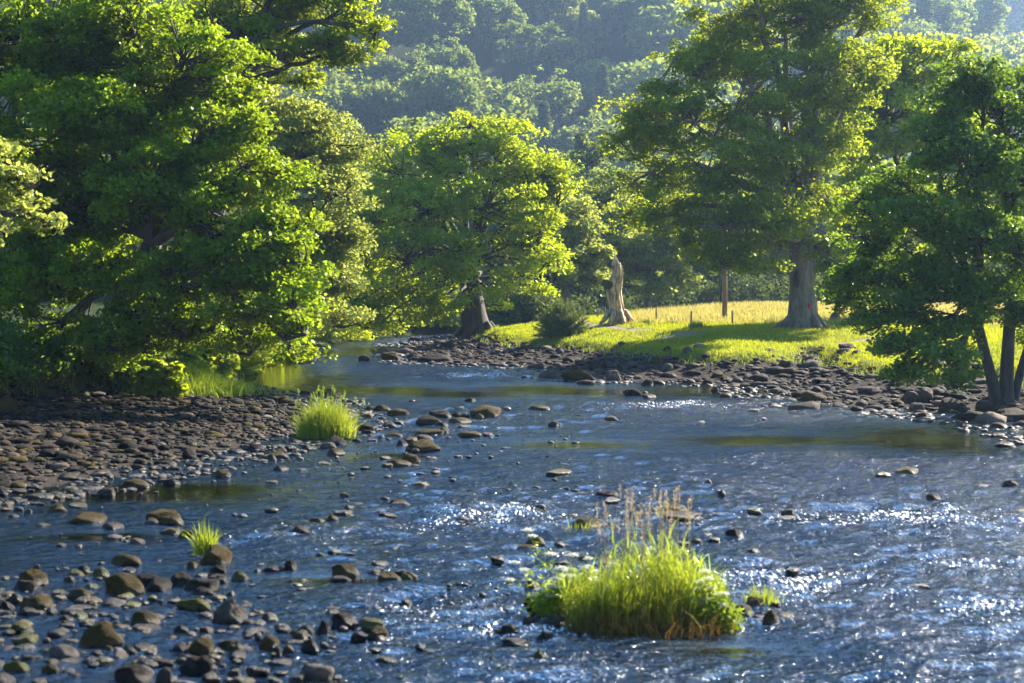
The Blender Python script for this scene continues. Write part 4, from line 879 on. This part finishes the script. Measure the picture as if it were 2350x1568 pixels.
for dx, dy, rad, kd, lb_ in named:
    x, y, z = hill_hit(dx, dy + rad * .55)
    s_ = M(rad, y) / {'broad': 5.2, 'pale': 5.2, 'conifer': 3.4, 'pine': 4.2}[kd]
    s_ = min(s_, 4.5)
    put_far(kd, x, y, s_, lb_, 'trees on the hillside', 1.0 if kd != 'pale' else 1.15); placed.append((x, y, 4.2 * s_)); nview.append((dx, dy, rad, y))
hr = np.random.default_rng(91)
cnt = 0
rest = []
for _ in range(26000):
    y = 178 + hr.random() ** .9 * 900; x = hr.uniform(-.52, .52) * y
    inview = (-.19 * y < x < .30 * y)
    if y > 760 and x < .12 * y: continue
    s_ = hr.uniform(1.05, 1.75) * np.clip(y / 250, .9, 2.3)
    if any((x - a) ** 2 + (y - b) ** 2 < (c_ + 3.9 * s_) ** 2 for a, b, c_ in placed): continue
    zz_ = H1(x, y) + 6 * s_; sxp = (512 + F * x / y) / K; syp = (280 + (CH - zz_) * F / y) / K
    if any(y < ny_ and ((sxp - a) / (.5 * rr_)) ** 2 + ((syp - b) / (.5 * rr_)) ** 2 < 1 for a, b, rr_, ny_ in nview): continue
    vis = (-.17 * y < x < .085 * y) or (.19 * y < x < .30 * y)
    if vis and cnt < 255:
        cnt += 1
        kd = hr.choice(['broad', 'conifer', 'pine', 'pale'], p=[.66, .12, .10, .12]) if y < 740 else hr.choice(['broad', 'conifer'], p=[.35, .65])
        lb_ = {'broad': 'rounded broadleaf tree packed among others on the hazy wooded hillside', 'conifer': 'pointed conifer packed among broadleaf trees on the hazy hillside', 'pine': 'tall pine packed among broadleaf trees on the hazy hillside', 'pale': 'pale green tree packed among darker ones on the hazy hillside'}[kd]
        if y >= 740: lb_ = lb_.replace('hazy wooded hillside', 'distant blue right-hand hill').replace('hazy hillside', 'distant blue right-hand hill')
        put_far(kd, x, y, s_, lb_, 'packed trees: ' + lb_.split(' packed')[0] + (' far hill' if y >= 740 else ''))
    else: rest.append((x, y, s_))
    placed.append((x, y, 3.0 * s_))
    if len(placed) > 1500: break
print('individual hill trees', cnt + len(named), 'mass', len(rest))
# the rest of the wood, mostly hidden: one mass
src = []
for s_ in range(3):
    r = np.random.default_rng(700 + s_); cb = MB(); n_ = 150; d = r.normal(size=(n_, 3)); d /= np.linalg.norm(d, axis=1)[:, None]
    cc = np.array([0, 0, 6.8]) + d * np.array([4.6, 4.6, 4.2]) * (1 + .35 * (vn(d * 2.2, s_)[:, None] - .5)) * (.7 + .3 * r.random(n_))[:, None]
    cluster_leaves(cb, cc, np.full(n_, 1.0), 9, .85, r, tints=vn(cc * .4, s_)); src.append((np.concatenate(cb.v), np.concatenate(cb.q), np.concatenate(cb.a)))
mb = MB()
for k, (x, y, s_) in enumerate(rest):
    V, Q, A = src[k % 3]; a = k * 1.7; c_, q_ = math.cos(a), math.sin(a)
    mb.add(np.stack([V[:, 0] * c_ - V[:, 1] * q_, V[:, 0] * q_ + V[:, 1] * c_, V[:, 2]], 1) * s_ * 1.1 + [x, y, H1(x, y)], Q, a=A)
if mb.n: meta(mb.build('distant_woods', MLEAF_FAR), 'dense mass of hillside woodland filling in around the nearer trees', 'woodland', kind='stuff')

# ------------------------------------------------------------------ dead stump, posts, pole, fence
sB = G(1416, 741, 1.9); Ys = sB[1]
e = empty('dead_stump', sB, 'tall bleached hollow dead tree stump standing on the meadow', 'tree stump')
mb = MB()
cen = [(1416, 748, 22), (1416, 738, 19), (1415, 722, 16), (1414, 705, 15), (1411, 690, 15.5), (1408, 672, 15.5), (1409, 655, 16), (1413, 642, 14), (1417, 630, 12), (1419, 618, 9.5), (1418, 610, 8), (1414, 602, 5), (1411, 596, 1.5)]
pts = np.array([P(a, b, Ys) for a, b, c_ in cen]); rad = np.array([M(c_, Ys) for a, b, c_ in cen])
nn = 40; tt = np.linspace(0, len(pts) - 1, nn)
pts = np.stack([np.interp(tt, np.arange(len(cen)), pts[:, k]) for k in range(3)], 1); rad = np.interp(tt, np.arange(len(cen)), rad)
th = np.arange(40) * 2 * math.pi / 40
V = []
for i in range(nn):
    ridge = 1 + .13 * np.sin(th * 7 + i * .05 + 1) + .08 * np.sin(th * 13 + i * .11) + .1 * (fbm(np.stack([np.cos(th) * 2, np.sin(th) * 2, np.full(40, i * .12)], 1), 5) - .5) * 2
    V.append(np.stack([pts[i, 0] + np.cos(th) * rad[i] * ridge, pts[i, 1] + np.sin(th) * rad[i] * ridge * .85, pts[i, 2] + np.where(i > nn - 8, .35 * np.sin(th * 3) * (i - nn + 8) / 8, 0)], 1))
V = np.concatenate(V); j = np.arange(40); I = np.arange(nn - 1)[:, None] * 40
Q = np.stack([I + j, I + (j + 1) % 40, I + 40 + (j + 1) % 40, I + 40 + j], -1).reshape(-1, 4); mb.add(V, Q)
for a0 in (200, 245, 290, 340, 30, 80):   # spreading roots
    dv = np.array([math.cos(R(a0)), math.sin(R(a0)), 0]); tube(mb, [sB + dv * .45 + [0, 0, .7], sB + dv * .75 + [0, 0, .25], sB + dv * 1.1 - [0, 0, .1]], [.16, .15, .06], 8, .2)
mb.build('trunk', MDEAD, e, True, org=sB)
mb = MB(); k0 = P(1393, 652, Ys - .35)
tube(mb, [k0 + [.25, .3, -.1], k0, k0 + [-.22, -.12, .12]], [.26, .25, .16], 12, .25); mb.build('branch_stub', MBARK, e, True, org=sB)
mb = MB()
for (a, b, c_, d_) in ((1412, 605, 1407, 595), (1418, 612, 1424, 603), (1410, 606, 1403, 603)):
    tube(mb, [P(a, b + 4, Ys), P((a + c_) / 2, (b + d_) / 2, Ys), P(c_, d_, Ys)], [.16, .10, .02], 7, .2)
mb.build('broken_top', bark_mat('grey_splintered_wood', (.2, .18, .16), (.55, .5, .45), 9), e, True, org=sB)

def simple(name, label, cat, loc, mb, m_, group=None, smooth=True):
    o = mb.build(name, m_, None, smooth, org=np.array(loc)); return meta(o, label, cat, group)
def post(dx, dy, h, w, label, m_=MWOOD, lean=0.0, cap=False, name='fence_post'):
    b = G(dx, dy, 1.9); hh = M(h * 1.25, b[1]); r_ = M(w * 1.25, b[1]) / 2; mb = MB()
    tube(mb, [b - [0, 0, .3], b + [lean * .5 * hh, 0, hh * .5], b + [lean * hh, 0, hh * .97], b + [lean * hh, 0, hh]], [r_, r_, r_ * .97, r_ * .6], 10, .08)
    return simple(name, label, 'post', b, mb, m_, 'fence posts on the meadow')
post(1506, 738, 25, 3.2, 'short brown fence post nearest the dead stump on its right')
post(1586, 747, 27, 3.4, 'short reddish fence post between the stump and the timber pole', lean=.02)
post(1681, 746, 27, 3.4, 'short reddish fence post just right of the round timber pole', lean=-.02)
post(1370, 727, 15, 3, 'small post left of the dead stump, first of the close pair')
post(1373.5, 728, 14, 3, 'small post left of the dead stump, second of the close pair')
post(1388, 726, 17, 3, 'small post close against the left side of the dead stump')
post(1396, 720, 17, 2.6, 'thin grey post behind the left flank of the dead stump')
post(1454, 722, 16, 2.6, 'thin grey post just right of the dead stump')
post(1741, 706, 15, 2.6, 'weathered post carrying the rope across the meadow rise')
post(1889, 699, 22, 3, 'dark post on the mound right of the great oak trunk')
post(1602, 701, 16, 5, 'pale grey stone post at the shaded field edge, left one', MROCKP, name='stone_post')
post(1627, 701, 18, 6, 'pale grey stone post at the shaded field edge, right one', MROCKP, name='stone_post')
pB = G(1663, 734, 1.9); mb = MB(); tube(mb, [pB - [0, 0, .5], pB + [0, 0, 3], pB + [.03, 0, 6.5]], [.15, .14, .12], 16, .04)
tp = empty('timber_pole', pB, 'round grey timber pole standing in the golden grass', 'pole'); mb.build('shaft', MWOOD, tp, True, org=pB)
mb = MB(); top = pB + [.03, 0, 6.5]; tube(mb, [top, top + [0, 0, .10], top + [0, 0, .16]], [.15, .15, .03], 16); mb.build('cap', MROCKP, tp, True, org=pB)
# gate post with a broken rail by the path
gp = G(1345, 722, 1.9); e = empty('gate_post', gp, 'leaning grey gate post with a broken rail beside the path', 'post')
mb = MB(); tube(mb, [gp - [0, 0, .3], gp + [.03, 0, 1.0], gp + [.02, 0, 1.9]], [.17, .15, .11], 10, .15); mb.build('post', MWOOD, e, True, org=gp)
mb = MB(); tube(mb, [gp + [.1, 0, .5], gp + [.45, .1, 1.0], gp + [.6, .1, 1.75]], [.06, .07, .05], 8, .2); tube(mb, [gp + [.05, -.1, .7], gp + [.6, -.1, .62]], [.04, .04], 6); mb.build('rail', MDEAD, e, True, org=gp)
# rope fence and stile
rp = [G(1683, 709, 2) + [0, 0, .35], G(1741, 706, 2) + [0, 0, 1.05], G(1792, 698, 2) + [0, 0, 1.05]]
mb = MB()
for a, b in zip(rp[:-1], rp[1:]):
    t = np.linspace(0, 1, 9)[:, None]; tube(mb, a + (b - a) * t - np.array([0, 0, .18]) * 4 * t * (1 - t), .03, 5)
simple('rope', 'pale sagging rope running from the grass up to the wooden stile', 'rope', rp[0], mb, MDEAD)
st_ = G(1798, 698, 2); e = empty('wooden_stile', st_, 'small grey wooden stile left of the great oak trunk', 'stile')
for q in (-.45, .45):
    mb = MB(); tube(mb, [st_ + [q, 0, -.3], st_ + [q, 0, 1.15]], [.06, .055], 8); mb.build('post', MWOOD, e, True, org=st_)
for q in (.4, .75, 1.05):
    mb = MB(); tube(mb, [st_ + [-.55, -.06, q], st_ + [.55, -.06, q + .02]], [.035, .035], 6); mb.build('rail', MWOOD, e, True, org=st_)
# scar and painted mark of the great oak
tY = bE[1]
def on_trunk(dx, dy, ra, off): 
    p = P(dx, dy, tY - ra); return p
mb = MB(); V, T = ICO[3]; c_ = P(1828, 640, tY - .72); mb.add(V * [.16, .14, .46] + c_, None, T); mb.build('bark_scar', bark_mat('dark_hollow', (.012, .008, .006), (.05, .03, .02), 9), TE, True, org=bE)
mb = MB(); c_ = P(1858, 702, tY - .80); mb.add(V * [.09, .10, .14] + c_, None, T)
mm, nt, out, L = mat('red_paint'); p = N(nt, 'BsdfPrincipled'); p.inputs[0].default_value = (.45, .03, .02, 1); p.inputs['Roughness'].default_value = .7; L(p.outputs[0], out.inputs[0])
mb.build('painted_spot', mm, TE, True, org=bE)
# pale rounded stone in the field, rock at the oak's right
for (dx, dy, w, h, lb_) in ((1589, 708, 9, 4.5, 'small white rounded stone at the shaded field edge'), (1920, 738, 30, 22, 'tan boulder in the grass right of the great oak')):
    b = G(dx, dy, 2); w_ = M(w, b[1]) / 2; o = bpy.data.objects.new('field_stone', rock_mesh(2, 'p', False)); COL.objects.link(o)
    o.location = b + np.array([0, w_, w_ * .2]); o.scale = (w_, w_, M(h, b[1]) * .9); meta(o, lb_, 'rock')

# ------------------------------------------------------------------ grasses
def blades(mb, B, h, w, r, bend=.35, segs=3, lean=None, tint=None):
    """B (n,3) roots; ribbons of segs quads bending over"""
    n = len(B); w = np.broadcast_to(w, (n,)); h = np.broadcast_to(h, (n,)); a = r.uniform(0, 6.283, n); d = np.stack([np.cos(a), np.sin(a), np.zeros(n)], 1)
    if lean is not None: d = d * .6 + lean; 
    f = r.uniform(0, 6.283, n); side = np.stack([np.cos(f), np.sin(f), np.zeros(n)], 1)
    bd = bend * r.uniform(.1, 1.7, n)
    rows = []
    for k in range(segs + 1):
        t = k / segs
        c_ = B + d * (bd * h * t * t)[:, None] + np.array([0, 0, 1.]) * (h * (t - .35 * bd * t * t))[:, None]
        ww = (w * (1 - t ** 1.5) + w * .06)[:, None] * .5
        rows += [c_ - side * ww, c_ + side * ww]
    V = np.stack(rows, 1).reshape(-1, 3); st = 2 * (segs + 1); o_ = np.arange(n)[:, None] * st
    Q = np.concatenate([o_ + np.array([[2 * k, 2 * k + 1, 2 * k + 3, 2 * k + 2]]) for k in range(segs)], 0)
    mb.add(V, Q, a=np.repeat(r.random(n) if tint is None else tint, st))
# short turf over the meadow bank
r = np.random.default_rng(31)
def gsel(n, x0, x1, y0, y1, f):
    x = r.uniform(x0, x1, n); y = r.uniform(y0, y1, n); z, a, b, c_, d = Hfull(x, y); ok = f(x, y, a, b, c_, d); return np.stack([x, y, z], 1)[ok]
def near_path(B):
    out_ = np.zeros(len(B), bool)
    for pts in (((1300, 722), (1330, 735), (1345, 746), (1400, 752), (1480, 757)), ((1530, 765), (1570, 768), (1610, 770)), ((1925, 775), (2000, 777), (2100, 778))):
        g = [G(a, b, 1.9)[:2] for a, b in pts]
        for a, b in zip(g[:-1], g[1:]):
            e_ = b - a; t = np.clip(((B[:, 0] - a[0]) * e_[0] + (B[:, 1] - a[1]) * e_[1]) / (e_ @ e_), 0, 1)
            out_ |= np.hypot(B[:, 0] - a[0] - t * e_[0], B[:, 1] - a[1] - t * e_[1]) < .4
    return out_
B = gsel(260000, -3, 32, 50, 116, lambda x, y, a, b, c_, d: (d > .25) & (x < .33 * y))
B = B[~near_path(B)]
mb = MB(); blades(mb, B, .11 * r.uniform(.5, 1.7, len(B)), .035, r, .7, 1, tint=np.clip(n2(B[:, 0], B[:, 1], 2.5, 71) + .2 * r.normal(size=len(B)), 0, 1))
meta(mb.build('meadow_grass', MLAWN), 'short sunlit yellow green turf on the meadow bank', 'grass', kind='stuff')
fenceY = lambda x: 93 + .0 * x
B = gsel(150000, 3, 50, 86, 150, lambda x, y, a, b, c_, d: (d > 1.5) & (x < .34 * y) & (y > 96.5 - .45 * (x - 8).clip(0, 30) + 2.5 * (n2(x, y, 4, 73) - .5)) & (x > 6.5 - .0 * y))
B = B[~near_path(B)]
mb = MB(); blades(mb, B, .34 * r.uniform(.5, 1.5, len(B)), .03, r, .5, 2, tint=np.clip(n2(B[:, 0], B[:, 1], 3.5, 72) + .25 * r.normal(size=len(B)), 0, 1))
meta(mb.build('hay_grass', MHAY), 'tall golden seeding grass in the field behind the fence', 'grass', kind='stuff')
# edge tufts hanging over the bank and in the cobbles
B1 = gsel(60000, -3, 32, 50, 118, lambda x, y, a, b, c_, d: (d > -.5) & (d < 1.2) & (x < .33 * y) & (n2(x, y, 1.2, 75) > .5))
B2 = gsel(50000, -24, 2, 40, 112, lambda x, y, a, b, c_, d: (c_ > .0) & (c_ < 1.6) & (x > -.36 * y) & (y < 74) & (n2(x, y, 1.1, 76) > .35))
B = np.concatenate([B1, B2])
mb = MB(); blades(mb, B, .28 * r.uniform(.4, 1.7, len(B)), .028, r, .7, 3)
meta(mb.build('bank_grass', MGRASS), 'rough green grass fringing both river banks', 'grass', kind='stuff')
# sunlit grass hummock on the left bank
hB = P(425, 858, 62.5); hB[2] = H1(hB[0], hB[1])
mb = MB(); q = r.normal(size=(7000, 2)) * [1.1, .9]; B = np.stack([hB[0] + q[:, 0], hB[1] + q[:, 1], np.zeros(len(q))], 1); B[:, 2] = Hfull(B[:, 0], B[:, 1])[0] + .7 * np.exp(-(q ** 2).sum(1) / 1.4) * r.random(len(q)) ** .3
blades(mb, B, .6 * r.uniform(.4, 1.3, len(B)), .03, r, .9, 3); meta(mb.build('grass_hummock', MGRASS, org=hB), 'sunlit grass hummock on the left bank under the sycamore', 'grass clump')

def tuft(name, label, group, c, n, rx, ry, h, w, m_, seed, bend=.4, z=None, cat='grass clump', profile=True):
    r = np.random.default_rng(seed); q = r.normal(size=(n, 2)) * .5; q = q[(q ** 2).sum(1) < 1.1]
    B = np.stack([c[0] + q[:, 0] * rx, c[1] + q[:, 1] * ry, np.full(len(q), c[2])], 1)
    hh = h * r.uniform(.45, 1.05, len(q)) * ((1 - .45 * (q ** 2).sum(1)) if profile else 1)
    out = np.stack([q[:, 0], q[:, 1], 0 * q[:, 0]], 1) * .8
    mb = MB(); blades(mb, B, hh, w, r, bend, 4, lean=out)
    return B, hh, mb
# reed canary grass islet in the foreground
iC = np.array([ISL[0], ISL[1], .02]); iY = iC[1]
e = empty('reed_clump', iC, 'big bright green reed grass clump on the foreground islet', 'grass clump')
r = np.random.default_rng(55)
def reed_stems(mb, C, hts, r, leaves=6, ll=.36, lw=.015):
    n = len(C); a = r.uniform(0, 6.283, n); lean = np.stack([np.cos(a), np.sin(a), np.zeros(n)], 1) * (.10 * hts * r.random(n))[:, None]
    t0 = np.repeat(np.linspace(.12, .98, leaves)[None], n, 0) + r.normal(size=(n, leaves)) * .05
    roots = C[:, None, :] + lean[:, None, :] * t0[:, :, None] ** 2 + np.array([0, 0, 1.]) * (hts[:, None] * t0)[:, :, None]
    roots = roots.reshape(-1, 3); hh = ll * r.uniform(.5, 1.2, len(roots)); tn = np.clip(t0.ravel() * .9 + r.normal(size=len(roots)) * .22 - .12, 0, 1)
    blades(mb, roots, hh, np.full(len(roots), lw), r, .9, 3, tint=tn)
    blades(mb, C, hts * 1.02, np.full(n, .008), r, .08, 3, tint=np.clip(r.random(n) * .5, 0, 1))
def islet_pts(n, cx, cy, rx, ry, r):
    q = r.uniform(-1, 1, size=(n * 2, 2)); q = q[(q ** 2).sum(1) < 1][:n]
    c0 = W(cx, cy); X = c0[0] + q[:, 0] * M(rx, c0[1]); Yy = c0[1] + .55 + q[:, 1] * ry
    return np.stack([X, Yy, np.full(len(q), -.03)], 1), q
mb = MB()
C1, q1 = islet_pts(350, 1500, 1455, 140, .60, r); C1 = C1 + (vn(C1 * 4.0, 8) - .5)[:, None] * [.25, .12, 0]; h1_ = 1.0 * (1 - .5 * np.abs(q1[:, 0] + .2) ** 1.4) * (.55 + .8 * (vn(C1 * [4.5, 4.5, 0], 3))) * r.uniform(.45, 1.1, len(q1)); reed_stems(mb, C1, h1_, r)
C2, q2 = islet_pts(200, 1375, 1455, 85, .45, r); h2_ = .55 * r.uniform(.5, 1.1, len(q2)); reed_stems(mb, C2, h2_, r, 5, .28)
C3, q3 = islet_pts(300, 1610, 1440, 70, .45, r); h3_ = .62 * r.uniform(.5, 1.1, len(q3)) * (1 - .3 * q3[:, 0]); reed_stems(mb, C3, h3_, r, 5, .28)
mb.build('blades', MREED, e, org=iC)
mb = MB(); C4, q4 = islet_pts(52, 1490, 1450, 120, .5, r)
for i in range(len(C4)):
    h_ = r.uniform(1.25, 1.62) if i % 3 else r.uniform(1.5, 1.78); tip = C4[i] + [r.normal() * .07, r.normal() * .06, h_]
    tube(mb, bez(C4[i], C4[i] + [0, 0, h_ * .4], C4[i] + [0, 0, h_ * .8], tip, 5), [.003, .003, .0025, .002, .0015], 4)
    m_ = 34; t = r.random(m_); cc = tip - np.array([0, 0, .20]) * t[:, None] + r.normal(size=(m_, 3)) * (.012 * (1.2 - t))[:, None]
    leaf_faces(mb, cc, .017, r, 0)
mb.build('seed_heads', leaf_mat('seed_head', ((.25, .18, .10), (.38, .28, .16), (.5, .4, .25)), .5, .03, .5, (.5, .38, .18)), e, org=iC)
mb = MB(); C5, q5 = islet_pts(800, 1500, 1464, 185, .62, r); blades(mb, C5, .42 * r.uniform(.4, 1.1, len(C5)), np.full(len(C5), .013), r, .9, 3); C6, q6 = islet_pts(200, 1500, 1466, 200, .6, r); blades(mb, C6 + [0, 0, .03], .3 * r.uniform(.5, 1.2, len(C6)), np.full(len(C6), .012), r, 2.2, 3)
mb.build('dead_stems', leaf_mat('dead_reed', ((.05, .028, .01), (.10, .06, .02), (.2, .12, .035)), .45, .04, .4, (.22, .12, .02)), e, org=iC)
# umbel plants (white flowers)
def umbel_plant(label, base, heads, seed, leafy=60, spread=.3):
    heads = [(a, b, c, d * 1.35) for a, b, c, d in heads]
    r = np.random.default_rng(seed); e = empty('umbel_plant', base, label, 'wildflower', 'white umbel flowers of the islet'); B = np.array(base, float)
    sm = MB(); lm_ = MB()
    for (dx, dy, dY, rad) in heads:
        fm = MB()
        hd = P(dx, dy, B[1] + dY); st = B + np.array([r.normal() * .06, r.normal() * .05, 0]); md = st * .45 + hd * .55; md[2] = st[2] + (hd[2] - st[2]) * .35
        ln = bez(st, st + [0, 0, .15], md, hd - [0, 0, .06], 9); tube(sm, ln, np.linspace(.005, .0025, 9), 5)
        nr_ = 11
        for k in range(nr_):
            a = k * 2.4; q = rad * math.sqrt((k + .5) / nr_); tp_ = hd + [math.cos(a) * q, math.sin(a) * q, -.25 * q]
            tube(sm, [hd - [0, 0, .06], tp_], [.0014, .0012], 3, cap=False)
            leaf_faces(fm, tp_ + r.normal(size=(14, 3)) * [rad * .2, rad * .2, .008], .024, r, 2.5)
        fm.build('flower_head', MPETAL, e, org=B)
        m_ = leafy * 4 // max(1, len(heads)) + 20; t = r.uniform(.05, .95, m_); j = (t * 8).astype(int)
        leaf_faces(lm_, ln[j] + r.normal(size=(m_, 3)) * [.10, .08, .06], .085, r, .6, asp=.4)
        leaf_faces(lm_, ln[j] + r.normal(size=(m_, 3)) * [.10, .08, .06], .06, r, .3, asp=.4)
    sm.build('stem', MREED, e, True, org=B); lm_.build('foliage', MGRASS, e, org=B)
w = W(1345, 1400); uB = np.array([w[0], w[1] + .1, -.02])
umbel_plant('tall leaning white umbel plant at the left end of the islet', uB + [-.12, 0, 0], [(1212, 1213, .1, .06), (1222, 1228, 0, .04), (1265, 1268, .1, .06), (1315, 1270, .1, .06), (1180, 1288, 0, .05), (1204, 1305, 0, .045), (1170, 1328, 0, .04)], 1, 40)
umbel_plant('dense cream umbel plant on the left shoulder of the islet', uB + [.0, -.35, 0], [(1290, 1300, 0, .06), (1302, 1318, 0, .06), (1275, 1325, -.1, .05), (1340, 1296, 0, .06), (1362, 1308, 0, .06), (1320, 1335, -.1, .05), (1268, 1342, -.1, .05), (1350, 1280, .1, .04), (1310, 1305, .2, .06), (1330, 1318, .2, .06), (1285, 1345, -.2, .05), (1370, 1325, -.2, .06)], 2, 900)
umbel_plant('low leafy umbel plant at the waterline left of the reeds', uB + [-.15, -.45, 0], [(1300, 1330, 0, .04), (1240, 1350, 0, .04), (1290, 1358, 0, .04), (1330, 1362, -.1, .04), (1262, 1366, -.1, .035), (1225, 1365, 0, .04), (1280, 1385, 0, .04), (1320, 1380, 0, .04), (1255, 1395, 0, .04)], 3, 1300)
w = W(1640, 1430); uR = np.array([w[0], w[1] + .15, -.02])
umbel_plant('white umbel plant spilling over the right end of the islet', uR + [0, -.4, 0], [(1618, 1308, 0, .05), (1606, 1333, 0, .06), (1630, 1345, 0, .06), (1645, 1362, 0, .06), (1615, 1370, -.1, .06), (1655, 1385, -.1, .05), (1622, 1392, -.1, .05), (1640, 1402, -.1, .05), (1600, 1350, 0, .05), (1660, 1360, 0, .05), (1625, 1325, 0, .05), (1600, 1380, -.1, .05)], 4, 700)
umbel_plant('small white umbel beside the islet crown, right of the seed heads', uR + [-.5, .2, 0], [(1535, 1268, 0, .04), (1495, 1258, 0, .04), (1550, 1290, 0, .04)], 5, 30)
# clump on the tip of the left bar
c_ = W(745, 1010); B, hh, mb = tuft('x', '', None, np.array([c_[0], c_[1] + .5, .03]), 2000, .78, .55, 1.25, .02, MGRASS, 81, .45)
e = empty('reed_clump', (c_[0], c_[1] + .5, .03), 'bright green grass clump on the tip of the left gravel bar', 'grass clump'); o_ = np.array([c_[0], c_[1] + .5, .03])
mb.build('blades', MREED, e, org=o_)
mb = MB(); r = np.random.default_rng(82)
for i in range(26):
    b = o_ + [r.normal() * .45, r.normal() * .3, 0]; h_ = r.uniform(.95, 1.45); tip = b + [r.normal() * .1 + .08, 0, h_]
    tube(mb, bez(b, b + [0, 0, h_ * .4], b + [0, 0, h_ * .8], tip, 5), .004, 3); leaf_faces(mb, tip - np.array([0, 0, .14]) * r.random(26)[:, None] + r.normal(size=(26, 3)) * .014, .035, r, 0)
mb.build('seed_heads', MGRASS, e, org=o_)
# tuft growing from the midstream rock, and smaller tufts
for (dx, dy, n, rx, h, w_, z, lb_) in ((466, 1288, 170, .22, .62, .024, .08, 'small bright tuft of broad blades on a midstream rock'), (1750, 1395, 130, .28, .30, .014, .05, 'thin golden tuft on the rock right of the islet'), (1330, 1222, 26, .3, .3, .012, .02, 'few lone green blades before the flat mossy rock')):
    c_ = W(dx, dy); o_ = np.array([c_[0], c_[1] + .12, z]); B, hh, mb = tuft('x', '', None, o_, n, rx, rx * .6, h, w_, MGRASS, int(dx), .45)
    meta(mb.build('grass_tuft', MREED, None, org=o_), lb_, 'grass tuft', 'small grass tufts')
# rushes in the meadow
for (dx, dy, h, lb_) in ((1600, 752, .55, 'dark rush tuft beside the middle fence post'), (1485, 742, .3, 'low dark tuft between the stump and the first fence post')):
    b = G(dx, dy, 1.9); B, hh, mb = tuft('x', '', None, b, 260, .5, .4, h, .03, MGRASS, int(dx), .3); meta(mb.build('rush_tuft', MGORSE, None, org=b), lb_, 'grass tuft', 'rush tufts in the meadow')

# ------------------------------------------------------------------ the hazy summer air
bpy.ops.mesh.primitive_cube_add(size=1, location=(0, 0, 0))
hz = bpy.context.object; hz.name = 'haze'; hz.data.name = 'haze'
zt = float(gz.max()) + 24
hz.dimensions = (1860, 3100, zt + 2.5); hz.location = (0, 1485, zt / 2 - 1.25 - .0)
hz.scale = (1860, 3100, zt + 2.5)
m, nt, out, L = mat('hazy_air')
pv = N(nt, 'VolumePrincipled'); pv.inputs['Color'].default_value = (.42, .64, 1, 1); pv.inputs['Density'].default_value = .00017; pv.inputs['Anisotropy'].default_value = .45
L(pv.outputs[0], out.inputs['Volume']); hz.data.materials.append(m); meta(hz, 'faint blue summer haze over the whole valley', 'haze', kind='stuff')
